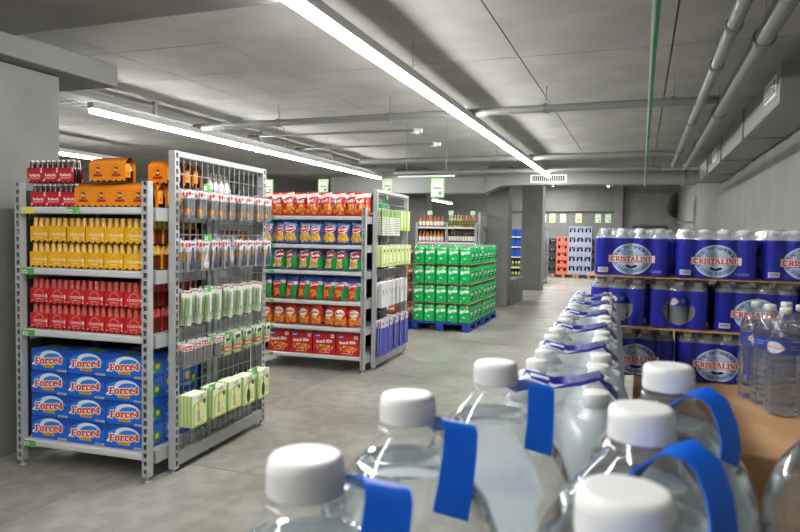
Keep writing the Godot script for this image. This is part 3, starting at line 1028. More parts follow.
	for i in 66:
		b2.box(Vector3(0, 0, -4.05 - i * 0.15), Vector3(0.3, 0.008, 0.06))
	for s in [-0.1, 0.0, 0.1]:
		b2.box(Vector3(s, 0, -9.0), Vector3(0.02, 0.008, 10.0))
	mi("tray", b2.commit(), M.galv, ct)
	for z in [-4.6, -6.6, -9.0, -11.5]:
		var h := MB.new()
		h.box(Vector3(0.13, 0.095, z), Vector3(0.04, 0.27, 0.04))
		h.box(Vector3(0, -0.02, z), Vector3(0.36, 0.03, 0.04))
		mi("bracket", h.commit(), M.galv, ct)
	# convex mirror on the far wall
	var mr := thing("convex_mirror", "black backed convex mirror on a bracket by the far wall", "mirror", tf(0.95, 2.62, -20.6, PI / 2))
	var b3 := MB.new()
	var pr := []
	for i in 9:
		var a := PI / 2 * i / 8.0
		pr.append(Vector2(0.38 * cos(a), 0.3 * sin(a)))
	var dome := MB.new()
	dome.lathe(pr, 24)
	var dm := mi("shell", dome.commit(), M.matt_black, mr)
	dm.rotation = Vector3(-PI / 2, 0, 0)
	dm.position = Vector3(0, 0, -0.02)
	var face := MB.new()
	face.lathe([Vector2(0.38, -0.01), Vector2(0.39, 0.0), Vector2(0.36, 0.012), Vector2(0.2, 0.03), Vector2(0.0, 0.04)], 24)
	var fm := mi("mirror_face", face.commit(), mat(rgb(30, 31, 33), 0.5), mr)
	fm.rotation = Vector3(PI / 2, 0, 0)
	b3.tube([Vector3(0, -0.28, 0.02), Vector3(0, -0.5, 0.02), Vector3(0, -0.5, 0.45)], 0.03, 8)
	mi("bracket", b3.commit(), M.steel, mr)
	# hanging sign by the soda pallet
	var rl := thing("sign_bar", "white bar hung from the ceiling carrying a shelf sign", "sign rail", tf(-2.95, 2.46, -9.0))
	mi("bar", boxm(Vector3.ZERO, Vector3(0.86, 0.025, 0.03)), M.white, rl)
	for x in [-0.3, 0.3]:
		var w2 := MB.new()
		w2.tube([Vector3(x, 0.01, 0), Vector3(x, CEIL - 2.46, 0)], 0.004, 5, false)
		mi("suspension_wire", w2.commit(), M.steel_dark, rl)
	sign_card(tf(-2.77, 2.295, -9.0), 0.21, 0.29, "large green edged sign hanging from a white bar before the duct")

func sign_card(T: Transform3D, w: float, h: float, label: String, group := "") -> void:
	var b := MB.new()
	b.box(Vector3.ZERO, Vector3(w, h, 0.006))
	var o := mi("shelf_sign", b.commit(), M.sign_0, self)
	o.transform = T
	tag(o, label, "sign", group)

# ------------------------------------------------------------------ shelving
func upright_mesh(h: float) -> ArrayMesh:        # slotted channel post, slots towards +z, centred on x and z
	var b := MB.new()
	var w := 0.048
	var slot := 0.023
	var th := 0.004
	for s in [-1, 1]:
		b.box(Vector3(s * (w + slot) / 4, h / 2, w / 2 - th / 2), Vector3((w - slot) / 2, h, th))
		b.box(Vector3(s * (w / 2 - th / 2), h / 2, -th / 2), Vector3(th, h, w - th))
	b.box(Vector3(0, h / 2, -w / 2 + th / 2), Vector3(w - 2 * th, h, th))
	b.box(Vector3(0, h - th / 2, 0), Vector3(w - 2 * th, th, w - 2 * th))
	var y := 0.0
	while y < h:
		var top := minf(y + 0.02, h)
		b.box(Vector3(0, (y + top) / 2, w / 2 - th / 2), Vector3(slot, top - y, th))
		y += 0.052
	return b.commit()

func foot_mesh() -> ArrayMesh:
	var b := MB.new()
	b.lathe([Vector2(0, 0), Vector2(0.022, 0), Vector2(0.022, 0.006), Vector2(0.008, 0.012), Vector2(0.008, 0.045), Vector2(0, 0.045)], 10)
	return b.commit()

func gondola(T: Transform3D, width: float, depth: float, hs: Array, label: String, mid_posts := []) -> Node3D:
	var g := thing("shelving_unit", label, "shelving", T)
	var up := upright_mesh(1.87)
	var foot := foot_mesh()
	var xs := [-width - 0.013, -0.013]
	xs.append_array(mid_posts)
	for x in xs:
		for z in [-0.023, -depth + 0.03, -depth - 0.05, -2 * depth + 0.03]:
			var u := mi("upright", up, M.steel, g, Vector3(x, 0.04, z), 0.0 if z > -depth else PI)
			if z == -0.023 or x == -0.013:
				mi("foot", foot, M.steel, u, Vector3(0, -0.04, 0))
	for side in 2:
		for h in hs:
			var b := MB.new()
			var z0 := -0.05 if side == 0 else -depth - 0.06
			var z1 := -depth + 0.01 if side == 0 else -2 * depth + 0.05
			b.box(Vector3(-width / 2 - 0.013, h, (z0 + z1) / 2), Vector3(width - 0.05, 0.018, z0 - z1))
			var zf := -0.02 if side == 0 else -2 * depth + 0.03
			b.cbox(Vector3(-width / 2 - 0.013, h - 0.012, zf), Vector3(width - 0.05, 0.044, 0.03), 0.008)
			mi("shelf", b.commit(), M.lip, g)
			for x in [-width - 0.013, -0.013]:
				mi("side_beam", boxm(Vector3(x, h - 0.03, (z0 + z1) / 2 + 0.01), Vector3(0.034, 0.085, z0 - z1 - 0.09)), M.steel, g)
	mi("back_panel", boxm(Vector3(-width / 2 - 0.013, 1.0, -depth - 0.01), Vector3(width - 0.06, 1.72, 0.012)), M.backing, g)
	mi("side_panel", boxm(Vector3(-width - 0.013, 1.0, -depth - 0.01), Vector3(0.008, 1.72, 2 * depth - 0.12)), M.backing, g)
	return g

func price_tags(g: Node3D, spots: Array) -> void:      # [x, shelf height, kind] on the shelf edge
	var m := boxm(Vector3.ZERO, Vector3(0.1, 0.042, 0.003))
	for s in spots:
		mi("price_tag", m, M["tag_%d" % s[2]], g, Vector3(s[0], s[1] - 0.014, -0.001))

func end_panel(T: Transform3D, w0: float, w1: float, h: float, label: String, hooks: Array) -> Node3D:
	# plane parallel to local yz; aisle side +x
	var p := thing("wire_end_panel", label, "display panel", T)
	var um := upright_mesh(h - 0.03)
	var foot := foot_mesh()
	for w in [w0 + 0.023, w1 - 0.023]:
		var u := mi("post", um, M.steel, p, Vector3(0.038, 0.03, -w), PI / 2)
		mi("foot", foot, M.steel, u, Vector3(0, -0.03, 0))
	var L := w1 - w0 - 0.092
	var zc := -(w0 + w1) / 2
	mi("top_rail", boxm(Vector3(0.038, h - 0.02, zc), Vector3(0.044, 0.04, L + 0.006), 0.003), M.steel, p)
	mi("bottom_rail", boxm(Vector3(0.038, 0.09, zc), Vector3(0.044, 0.09, L + 0.006), 0.003), M.steel, p)
	var b := MB.new()
	var k := int(L / 0.07)
	for i in k + 1:
		var z := -(w0 + 0.046) - L * i / k
		b.box(Vector3(0.045, (h + 0.1) / 2, z), Vector3(0.0045, h - 0.14, 0.0045))
	var y := 0.18
	while y < h - 0.05:
		b.box(Vector3(0.049, y, zc), Vector3(0.0045, 0.0055, L))
		y += 0.1
	mi("wire_grid", b.commit(), M.wire, p)
	var hk := MB.new()
	hk.tube([Vector3(0, 0, 0), Vector3(0.13, 0.004, 0), Vector3(0.14, 0.018, 0)], 0.0025, 5)
	hk.box(Vector3(0.001, 0, 0), Vector3(0.004, 0.03, 0.02))
	var hm := hk.commit()
	for q in hooks:
		mi("hook", hm, M.steel, p, Vector3(0.052, q[1], -q[0]))
	return p

# ------------------------------------------------------------------ drinks
func bottle_small() -> Array:
	var b := MB.new()
	b.lathe([Vector2(0, 0), Vector2(0.021, 0.001), Vector2(0.0235, 0.008), Vector2(0.0235, 0.085), Vector2(0.02, 0.104), Vector2(0.0148, 0.122), Vector2(0.0125, 0.155), Vector2(0, 0.156)], 10)
	var n := MB.new()
	n.lathe([Vector2(0.0206, 0.104), Vector2(0.0182, 0.118), Vector2(0.0146, 0.152)], 10)
	var c := MB.new()
	c.lathe([Vector2(0.0146, 0.151), Vector2(0.0154, 0.153), Vector2(0.014, 0.164), Vector2(0.0, 0.166)], 10)
	return [b.commit(), n.commit(), c.commit()]

func notched(w: float, y0: float, y1: float, r: float, n := 3) -> PackedVector2Array:
	var p := PackedVector2Array()
	p.append(Vector2(-w / 2, y0))
	for i in n:
		var cx := w * ((i + 0.5) / n - 0.5)
		for k in 7:
			var a := PI * (1.0 - k / 6.0)
			p.append(Vector2(cx + cos(a) * r, y0 + sin(a) * r))
	p.append(Vector2(w / 2, y0))
	p.append(Vector2(w / 2, y1))
	p.append(Vector2(-w / 2, y1))
	return p

func six_pack(called: String, print_mat: Material, glass: Material, neck: Material, label: String, group: String) -> Node3D:
	var t := thing(called, label, "bottle pack", Transform3D(), group)
	var b := MB.new()
	var w := 0.146
	for s in [1, -1]:
		b.slab(notched(w, 0.004, 0.108, 0.0125), 0, 0.002, Rect2(-w / 2, 0, w, 0.112), Transform3D(Basis(Vector3.UP, 0.0 if s > 0 else PI), Vector3(0, 0, 0.048 * s)))
	b.box(Vector3(0, 0.1, 0), Vector3(w, 0.002, 0.096), Rect2(0.02, 0.02, 0.02, 0.02), Rect2(0.02, 0.02, 0.02, 0.02), Rect2(0.02, 0.02, 0.02, 0.02))
	mi("carton", b.commit(), print_mat, t)
	var parts := bottle_small()
	for i in 3:
		for j in 2:
			var o := mi("bottle", parts[0], glass, t, Vector3((i - 1) * 0.0485, 0.001, (j - 0.5) * 0.0475))
			mi("neck_foil", parts[1], neck, o)
			mi("crown_cap", parts[2], neck if glass == M.glass_brown else M.crown, o)
	return t

func gable_pack(label: String, group: String) -> Node3D:
	var t := thing("orange_beer_carton", label, "bottle pack", Transform3D(), group)
	var b := MB.new()
	var w := 0.146
	for s in [1, -1]:
		b.slab(notched(w, 0.006, 0.122, 0.01), 0, 0.002, Rect2(-w / 2, -0.002, w, 0.168), Transform3D(Basis(Vector3.UP, 0.0 if s > 0 else PI), Vector3(0, 0, 0.048 * s)))
	b.quad(Vector3(-w / 2, 0.122, 0.049), Vector3(w / 2, 0.122, 0.049), Vector3(w / 2, 0.158, 0.008), Vector3(-w / 2, 0.158, 0.008), Rect2(0, 0, 1, 0.2))
	b.quad(Vector3(w / 2, 0.122, -0.049), Vector3(-w / 2, 0.122, -0.049), Vector3(-w / 2, 0.158, -0.008), Vector3(w / 2, 0.158, -0.008), Rect2(0, 0, 1, 0.2))
	b.quad(Vector3(-w / 2, 0.158, 0.008), Vector3(w / 2, 0.158, 0.008), Vector3(w / 2, 0.158, -0.008), Vector3(-w / 2, 0.158, -0.008), Rect2(0, 0.05, 1, 0.05))
	mi("carton", b.commit(), M.orange_print, t)
	for s in [1, -1]:
		mi("end_flap", boxm(Vector3(s * 0.0715, 0.075, 0.022), Vector3(0.002, 0.09, 0.044)), M.orange_print, t)
	var parts := bottle_small()
	for i in 3:
		for j in 2:
			mi("bottle", parts[0], M.glass_dark, t, Vector3((i - 1) * 0.0475, 0.001, (j - 0.5) * 0.0465)).scale = Vector3(0.96, 0.76, 0.96)
	return t

func spirit_bottle(called: String, h: float, r: float, glass: Material, lab: Material, cap: Material, label: String, group: String) -> Node3D:
	var t := thing(called, label, "bottle", Transform3D(), group)
	var b := MB.new()
	b.lathe([Vector2(0, 0), Vector2(r * 0.95, 0.001), Vector2(r, 0.01), Vector2(r, h * 0.6), Vector2(r * 0.8, h * 0.7), Vector2(r * 0.36, h * 0.78), Vector2(r * 0.32, h * 0.93), Vector2(0, h * 0.93)], 12)
	mi("body", b.commit(), glass, t)
	var l := MB.new()
	l.lathe([Vector2(r * 1.01, h * 0.12), Vector2(r * 1.01, h * 0.5)], 12)
	mi("paper_label", l.commit(), lab, t)
	var c := MB.new()
	c.lathe([Vector2(r * 0.4, h * 0.86), Vector2(r * 0.4, h * 0.995), Vector2(0, h)], 10)
	mi("cap", c.commit(), cap, t)
	return t

# ------------------------------------------------------------------ crisps
func crisp_bag_mesh(w: float, h: float, fat: float, seed_: int) -> ArrayMesh:
	var f := FastNoiseLite.new()
	f.seed = seed_
	f.frequency = 9.0
	f.fractal_octaves = 2
	var b := MB.new()
	var nx := 12
	var ny := 16
	for side in [1.0, -1.0]:
		var rows := []
		for i in ny + 1:
			var v := float(i) / ny
			var row := PackedVector3Array()
			for j in nx + 1:
				var u := float(j) / nx if side > 0 else 1.0 - float(j) / nx
				var body := pow(sin(PI * clampf((v - 0.04) / 0.9, 0, 1)), 0.45)
				var th := fat * body * pow(sin(PI * u), 0.6)
				th += 0.01 * body * sin(PI * u) * f.get_noise_3d(u * 0.3, v * 0.4, side)
				var squeeze := 1.0 - 0.1 * body + 0.02 * f.get_noise_2d(v, side * 0 + 5)
				row.append(Vector3((u - 0.5) * w * squeeze, v * h + 0.006 * f.get_noise_2d(u * 0.4, 3) * v, side * (th / 2 + 0.0006)))
			rows.append(row)
		var us := []
		for j in nx + 1:
			us.append(float(j) / nx)
		b.grid(rows, false, us)
	return b.commit()

# ------------------------------------------------------------------ pegged goods
func blister(called: String, label: String, group: String, w: float, h: float, card: Material, tool_kind: int) -> Node3D:
	# hangs from its top centre, faces +z
	var t := thing(called, label, "packaged tool", Transform3D(), group)
	mi("card", boxm(Vector3(0, -h / 2, 0), Vector3(w, h, 0.002)), card, t)
	var b := MB.new()
	var m: Material = M.tool
	match tool_kind:
		0:
			b.tube([Vector3(0.2 * w, -0.3 * h, 0.007), Vector3(0.2 * w, -0.62 * h, 0.007)], 0.005, 6)
			b.tube([Vector3(0.2 * w, -0.62 * h, 0.007), Vector3(0.12 * w, -0.9 * h, 0.007)], 0.007, 6)
			b.tube([Vector3(0.2 * w, -0.62 * h, 0.007), Vector3(0.32 * w, -0.92 * h, 0.007)], 0.006, 6)
		1, 2:
			m = M.navy if tool_kind == 1 else M.ivory
			for s in [-1, 1]:
				var p := [Vector3(0.1 * w, -0.45 * h, 0.008)]
				for k in 9:
					var a := PI * 0.5 - TAU * k / 8.0
					p.append(Vector3(0.1 * w + s * 0.16 * w + cos(a) * 0.1 * w, -0.8 * h + sin(a) * 0.13 * h, 0.008))
				b.tube(p, 0.0065, 6)
			b.tube([Vector3(0.1 * w, -0.22 * h, 0.006), Vector3(0.1 * w, -0.5 * h, 0.008)], 0.006, 6)
		3:
			b.box(Vector3(0.1 * w, -0.45 * h, 0.005), Vector3(0.3 * w, 0.5 * h, 0.003))
			m = M.white
		4:
			for k in 4:
				b.tube([Vector3((-0.3 + 0.2 * k) * w, -0.35 * h, 0.005), Vector3((-0.3 + 0.2 * k) * w, -0.95 * h, 0.005)], 0.003, 5)
		5:
			b.box(Vector3(-0.15 * w, -0.28 * h, 0.004), Vector3(0.2 * w, 0.16 * h, 0.004))
			b.box(Vector3(0.18 * w, -0.28 * h, 0.004), Vector3(0.2 * w, 0.16 * h, 0.004))
			m = M.black
	mi("tool", b.commit(), m, t)
	mi("blister_shell", boxm(Vector3(0.04 * w, -0.62 * h, 0.009), Vector3(0.8 * w, 0.68 * h, 0.013), 0.003), M.film_clear, t)
	return t

func carton_box(called: String, label: String, category: String, group: String, s: Vector3, front: Material, side: Material = null, at_top := false) -> Node3D:
	var t := thing(called, label, category, Transform3D(), group)
	var b := MB.new()
	var z0 := Rect2(0.02, 0.4, 0.02, 0.02)
	var off := Vector3(0, -s.y / 2 if at_top else s.y / 2, 0)
	if side:
		b.cbox(off, s - Vector3(0, 0, 0.002), 0.003)
		mi("body", b.commit(), side, t)
		var f := MB.new()
		f.quad(off + Vector3(-s.x / 2 + 0.002, -s.y / 2 + 0.002, s.z / 2), off + Vector3(s.x / 2 - 0.002, -s.y / 2 + 0.002, s.z / 2), off + Vector3(s.x / 2 - 0.002, s.y / 2 - 0.002, s.z / 2), off + Vector3(-s.x / 2 + 0.002, s.y / 2 - 0.002, s.z / 2))
		mi("printed_face", f.commit(), front, t)
	else:
		b.cbox(off, s, 0.003, Rect2(0, 0, 1, 1), z0, z0)
		mi("body", b.commit(), front, t)
		var fl := MB.new()
		fl.box(off + Vector3(0, s.y / 2 + 0.0006, 0), Vector3(s.x * 0.9, 0.001, s.z * 0.3))
		mi("lid_flap", fl.commit(), M.white, t)
	return t

# ------------------------------------------------------------------ first shelving unit: small bottles
func unit_one() -> void:
	var T := Transform3D(Basis(Vector3.UP, 0.0655), Vector3(-2.884, 0, -3.254))
	var hs := [1.738, 1.335, 0.922, 0.176]
	var g := gondola(T, 1.0, 0.71, hs, "grey slotted steel shelving stocked with yellow, red and blue drink packs")
	price_tags(g, [[-0.93, 1.738, 1], [-0.56, 1.738, 0], [-0.93, 1.335, 0], [-0.93, 0.922, 0], [-0.93, 0.176, 0]])
	RNG.seed = 5
	var L := func(x, y, z, turn := 0.0): return T * tf(x + RNG.randf_range(-0.002, 0.002), y, z, turn + RNG.randf_range(-0.02, 0.02))
	var yl := six_pack("yellow_bottle_pack", M.yellow_print, M.glass_brown, M.neck_yellow, "", "")
	var rd := six_pack("red_bottle_pack", M.red_print, M.glass_brown, M.neck_red, "", "")
	var bt := six_pack("bitter_bottle_pack", M.bitter_print, M.glass_dark, M.neck_dark, "", "")
	var og := gable_pack("", "")
	var fc := carton_box("drink_carton", "", "carton", "", Vector3(0.298, 0.15, 0.2), M.force_print, M.force_side)
	var step := 0.1505
	for lay in 2:
		var up := ["lower", "upper"][lay] as String
		for i in 6:
			for k in (1 if i < 5 else 6):
				var z := -0.1 - k * 0.1
				var who: String = "%s from the pier" % ORD[i] if k == 0 else "%s back along the wire panel" % ORD[k]
				var deep := "" if k == 0 else " along the wire panel"
				put(yl, L.call(-0.893 + i * step + 0.006 * lay, 1.345 + lay * 0.168, z), "yellow six-pack of small bottles, %s layer, %s" % [up, who], "yellow packs in the %s layer%s" % [up, deep])
				put(rd, L.call(-0.892 + i * step, 0.932 + lay * 0.168, z), "red six-pack of small bottles, %s layer, %s" % [up, who], "red packs in the %s layer%s" % [up, deep])
	for i in 3:
		put(bt, L.call(-0.925 + i * 0.128, 1.748 + 0.158, -0.1).scaled_local(Vector3(0.862, 0.94, 0.9)), "red pack of dark small bottles, upper layer, %s from the pier" % ORD[i], "upper dark bottle packs")
		put(bt, L.call(-0.9 + i * 0.128, 1.748, -0.1).scaled_local(Vector3(0.862, 0.94, 0.9)), "red pack of dark small bottles on the top shelf, %s from the pier" % ORD[i], "lower dark bottle packs")
	for i in 4:
		put(og, L.call(-0.526 + i * 0.141, 1.748, -0.1).scaled_local(Vector3(0.955, 1, 1)), "orange beer carton on the top shelf edge, %s from the dark bottles" % ORD[i], "lower orange cartons")
	for i in 2:
		put(og, L.call(-0.41 + i * 0.141, 1.748 + 0.162, -0.1).scaled_local(Vector3(0.955, 1, 1)), "orange beer carton stacked at the top shelf edge, %s from the dark bottles" % ORD[i], "upper orange cartons")
	for k in range(1, 6):
		put(og, L.call(-0.105, 1.748, -0.1 - k * 0.1), "orange beer carton deeper on the top shelf, %s back along the wire panel" % ORD[k], "orange cartons behind the wire panel")
		if k > 1:
			put(og, L.call(-0.11, 1.748 + 0.162, -0.1 - k * 0.1), "orange beer carton stacked in an upper layer, %s back along the wire panel" % ORD[k], "stacked orange cartons behind the wire panel")
	for lay in 4:
		for i in 3:
			for k in (1 if i < 2 else 3):
				var nm: String = ["lowest", "second", "third", "topmost"][lay]
				var deep2: String = [" beside the pier", " in the middle", " beside the wire panel"][i] if k == 0 else " %s back along the wires" % ORD[k]
				put(fc, L.call(-0.813 + i * 0.303 + (0.003 if lay % 2 else -0.003), 0.186 + lay * 0.154, -0.15 - k * 0.203), "blue drink carton with red lettering, %s of its stack%s" % [nm, deep2], "blue cartons %s in the stacks%s" % [nm, deep2])
	# rear side, seen through the wires
	var wb := spirit_bottle("white_label_bottle", 0.29, 0.036, M.label_white, M.label_white, M.label_white, "white bottle on the rear top shelf behind the wires", "white bottles on the rear top shelf")
	for i in 4:
		put(wb, T * tf(-0.09, 1.748, -0.83 - i * 0.075), "white bottle on the rear top shelf, %s from the orange cartons" % ORD[i])
	var db := spirit_bottle("dark_bottle", 0.27, 0.034, M.black, M.label_white, M.black, "black bottle with white label on the rear top shelf", "black bottles on the rear top shelf")
	for i in 3:
		put(db, T * tf(-0.09, 1.748, -1.14 - i * 0.1), "black bottle with white label, %s from the white bottles" % ORD[i])
	var rc := spirit_bottle("red_capped_bottle", 0.27, 0.028, M.label_white, M.label_white, mat(rgb(170, 30, 40), 0.4), "pale bottle with red cap on the rear middle shelf", "red capped bottles on the rear middle shelf")
	for i in 7:
		put(rc, T * tf(-0.07, 1.345, -0.8 - i * 0.062), "pale red-capped bottle on the rear middle shelf, %s from the yellow packs" % ORD[i])
	var oc := spirit_bottle("orange_capped_bottle", 0.27, 0.03, M.amber, M.amber, M.amber, "amber bottle at the end of the rear middle shelf", "amber bottles on the rear middle shelf")
	for i in 2:
		put(oc, T * tf(-0.07, 1.345, -1.25 - i * 0.065), "amber bottle on the rear middle shelf, %s from the red-capped bottles" % ORD[i])
	# grey boxes on the rear shelves
	var gx := carton_box("grey_rear_box", "", "box", "", Vector3(0.3, 0.24, 0.19), M.grey_board)
	for r in 2:
		for i in 3:
			for up in (2 if r == 0 else 1):
				put(gx, T * tf(-0.2, hs[3 - r] + 0.011 + up * 0.245, -0.86 - i * 0.21), "plain grey box on a rear shelf, %s shelf up, %s back, %s layer" % [ORD[r], ORD[i], ORD[up]], "grey boxes on the rear shelves")
	# wire end panel with pegged goods
	var rows := [
		[1.875, 0.138, [0.27, 0.408, 0.547, 0.655, 0.776, 0.931, 1.036, 1.192, 1.324]],
		[1.545, 0.138, [0.272, 0.433, 0.555, 0.711, 0.926, 1.04, 1.157, 1.313]],
		[1.215, 0.13, [0.27, 0.383, 0.497, 0.624, 0.783, 0.916, 1.05, 1.207]],
		[0.872, 0.13, [0.25, 0.361, 0.48, 0.611, 0.734, 0.872, 1.034, 1.196, 1.346]],
		[0.515, 0.16, [0.328, 0.573, 0.779, 0.983, 1.215]]]
	var hooks := []
	for r in rows:
		for w in r[2]:
			hooks.append([w, r[0] - 0.006])
	var pp := end_panel(T, 0.2, 1.42, 2.125, "tall wire grid panel of pegged kitchen tools on the bottle shelving end", hooks)
	for q in [[0.35, 1.88], [0.36, 1.55], [0.36, 1.21], [0.4, 0.87], [0.63, 0.86], [0.42, 0.53], [1.0, 0.53]]:
		mi("price_tag", boxm(Vector3.ZERO, Vector3(0.003, 0.045, 0.075)), M.tag_0, pp, Vector3(0.2, q[1] + 0.012, -q[0]))
	var A := blister("bagged_tool_pack", "", "", 0.075, 0.185, M.card_0, 0)
	var B1 := blister("scissor_pack", "", "", 0.085, 0.205, M.card_1, 1)
	var B2 := blister("white_scissor_pack", "", "", 0.085, 0.205, M.card_1, 2)
	var C := blister("knife_pack", "", "", 0.055, 0.235, M.card_2, 3)
	var D1 := blister("skewer_pack", "", "", 0.088, 0.16, M.card_3, 4)
	var D2 := blister("peeler_pack", "", "", 0.09, 0.16, M.card_4, 5)
	var labels := ["white carded tool with red dot, highest peg row", "carded scissors with navy handles, second peg row", "tall green and white carded knife, third peg row", "white carded skewers with red band, fourth peg row"]
	for r in 4:
		for i in rows[r][2].size():
			var w: float = rows[r][2][i]
			for k in 3:
				var proto: Node3D = [A, B1, C, D1][r]
				var lb: String = labels[r]
				if r == 1 and (i == 1 or (i == 3 and k == 1)):
					proto = B2
					lb = "carded scissors with white handles, second peg row"
				if r == 3 and i > 3:
					proto = D2
					lb = "green carded peeler with red band, fourth peg row"
				var s: float = rows[r][1] - 0.03 * (2 - k)
				var X := T * Transform3D(Basis(Vector3.UP, PI / 2 + RNG.randf_range(-0.12, 0.12)) * Basis(Vector3.RIGHT, 0.04), Vector3(s, rows[r][0] + RNG.randf_range(-0.004, 0.004), -w - (0.012 if k < 2 else 0.0)))
				put(proto, X, "%s, %s peg, %s on it" % [lb, ORD[i], ["hindmost", "middle", "outermost"][k]], lb)
	var K0 := carton_box("corkscrew_box", "", "box", "", Vector3(0.17, 0.215, 0.024), M.corkscrew_0, null, true)
	var K1 := carton_box("bottle_pump_box", "", "box", "", Vector3(0.17, 0.225, 0.024), M.corkscrew_1, null, true)
	for i in 5:
		for k in 4:
			var proto: Node3D = K0 if i < 3 else K1
			var lb := "pale green corkscrew box, lowest pegs" if i < 3 else "pale green box picturing a dark bottle, lowest pegs"
			put(proto, T * Transform3D(Basis(Vector3.UP, PI / 2), Vector3(0.074 + k * 0.027, rows[4][0] + 0.004 - (0.0 if i < 3 else 0.006), -rows[4][2][i])), "%s, %s peg, %s outward" % [lb, ORD[i], ORD[k]], lb)

# ------------------------------------------------------------------ second unit: crisps
func unit_two() -> void:
	var T := Transform3D(Basis(Vector3.UP, 0.0655), Vector3(-2.952, 0, -6.818))
	var hs := [1.8, 1.466, 1.16, 0.812, 0.506, 0.178]
	var g := gondola(T, 1.4, 0.77, hs, "grey slotted steel shelving full of crisp bags")
	var tags := []
	for h in hs:
		tags.append([-1.19, h, 0])
	price_tags(g, tags)
	RNG.seed = 9
	var xs := [-1.28, -1.142, -0.985, -0.854, -0.697, -0.518, -0.359, -0.215, -0.09]
	var kinds := [["red_crisp_bag", M.crisp_red, "red and white crisp bag on the top shelf"], ["blue_crisp_bag", M.crisp_blue, "blue and yellow crisp bag on the second shelf"], ["green_crisp_bag", M.crisp_green, "white and green crisp bag on the third shelf"], ["mixed_crisp_bag", M.crisp_mixed, "blue, red and green crisp bag, fourth shelf"], ["orange_crisp_bag", M.crisp_orange, "orange and red crisp bag on the fifth shelf"]]
	for r in 5:
		var hh: float = [0.28, 0.275, 0.265, 0.275, 0.255][r]
		var m1 := crisp_bag_mesh(0.178 if r else 0.164, hh, 0.09, 10 + r)
		var m2 := crisp_bag_mesh(0.165 if r else 0.15, hh * 0.97, 0.095, 30 + r)
		var bags := 9 if r == 0 else 8
		for i in bags:
			for k in 2:
				var o := mi(kinds[r][0], m1 if (i * 3 + r + k) % 5 < 3 else m2, kinds[r][1], self)
				var x: float = xs[i] if r == 0 else -1.275 + i * (1.13 / (bags - 1)) + RNG.randf_range(-0.015, 0.015)
				var B := Basis(Vector3.UP, RNG.randf_range(-0.35, 0.25)) * Basis(Vector3.RIGHT, -0.12 + RNG.randf_range(-0.05, 0.03)) * Basis(Vector3.BACK, RNG.randf_range(-0.09, 0.09))
				o.transform = T * Transform3D(B, Vector3(x, hs[r] + 0.02, -0.072 - k * 0.15 - 0.02 * (i % 2)))
				var lb: String = kinds[r][2] + ("" if k == 0 else ", second row")
				tag(o, "%s, %s from the wire panel" % [lb, ORD[bags - 1 - i]], "crisp bag", lb)
	var sb := carton_box("snack_box", "", "box", "", Vector3(0.285, 0.262, 0.12), M.snack_print)
	for i in 4:
		put(sb, T * tf(-1.09 + i * 0.294, 0.188, -0.1, RNG.randf_range(-0.02, 0.02)), "red snack box with white lettering on the bottom shelf, %s from the wire panel" % ORD[3 - i], "snack boxes on the bottom shelf")
	# goods seen through the wires
	var gb := spirit_bottle("green_bottle", 0.26, 0.04, M.pet_green, M.label_white, M.pet_green, "green bottle behind the wires of the crisp shelving", "green bottles behind the wires")
	for h in [hs[0], hs[1], hs[2]]:
		for i in 4:
			put(gb, T * tf(-0.105, h + 0.01, -0.88 - i * 0.085), "green bottle behind the wires, %s shelf, %s from the crisps" % [ORD[hs.find(h)], ORD[i]])
	var rb := carton_box("red_rear_box", "", "box", "", Vector3(0.1, 0.2, 0.2), mat(rgb(150, 30, 36), 0.5))
	for i in 3:
		put(rb, T * tf(-0.1, hs[3] + 0.01, -0.92 - i * 0.22), "plain dark red box behind the wires, %s from the crisps" % ORD[i], "dark red boxes behind the wires")
	var gx := carton_box("dark_rear_box", "", "box", "", Vector3(0.3, 0.23, 0.21), M.grey_board)
	for r in range(1, 6):
		for i in 3:
			put(gx, T * tf(-0.36, hs[r] + 0.011, -0.94 - i * 0.225), "plain grey box behind the wires of the crisp shelving, %s shelf, %s back" % [ORD[r], ORD[i]], "grey boxes behind the crisp shelving wires")
	var rows := [
		[1.905, [0.29, 0.43, 0.57, 0.72, 0.88]], [1.92, [1.02, 1.17, 1.33]], [1.475, [0.3, 0.43, 0.57, 0.735, 0.905, 1.085, 1.27, 1.4]],
		[1.04, [0.3, 0.43, 0.58, 0.745, 0.92, 1.1, 1.285]], [0.585, [0.31, 0.46, 0.64, 0.87, 1.12, 1.34]]]
	var hooks := []
	for r in rows:
		for w in r[1]:
			hooks.append([w, r[0] - 0.006])
	end_panel(T, 0.24, 1.58, 2.14, "wire grid panel of pegged household goods on the crisp shelving end", hooks)
	var protos := [
		[carton_box("skewer_card_pack", "", "packaged tool", "", Vector3(0.1, 0.31, 0.012), M.skewer_card, null, true), "white and grey striped skewer pack, highest peg row"],
		[carton_box("slim_green_box", "", "box", "", Vector3(0.1, 0.26, 0.02), M.slim_green, null, true), "slim lime green box, top corner of the wire panel"],
		[carton_box("tall_green_box", "", "box", "", Vector3(0.12, 0.25, 0.024), M.tall_green, null, true), "pale green box, second peg row"],
		[carton_box("white_bag_pack", "", "packaged tool", "", Vector3(0.12, 0.3, 0.014), M.white_pack, null, true), "white pack with red mark, third peg row"],
		[carton_box("blue_cloth_pack", "", "packaged cloth", "", Vector3(0.13, 0.42, 0.014), M.cloth_pack, null, true), "blue hanging cloth pack with grey top, lowest peg row"]]
	for r in 5:
		for i in rows[r][1].size():
			for k in 3:
				put(protos[r][0], T * Transform3D(Basis(Vector3.UP, PI / 2 + RNG.randf_range(-0.1, 0.1)), Vector3(0.07 + k * 0.03, rows[r][0], -rows[r][1][i])), "%s, %s peg, %s" % [protos[r][1], ORD[i], ["hindmost", "middle", "outermost"][k]], protos[r][1])
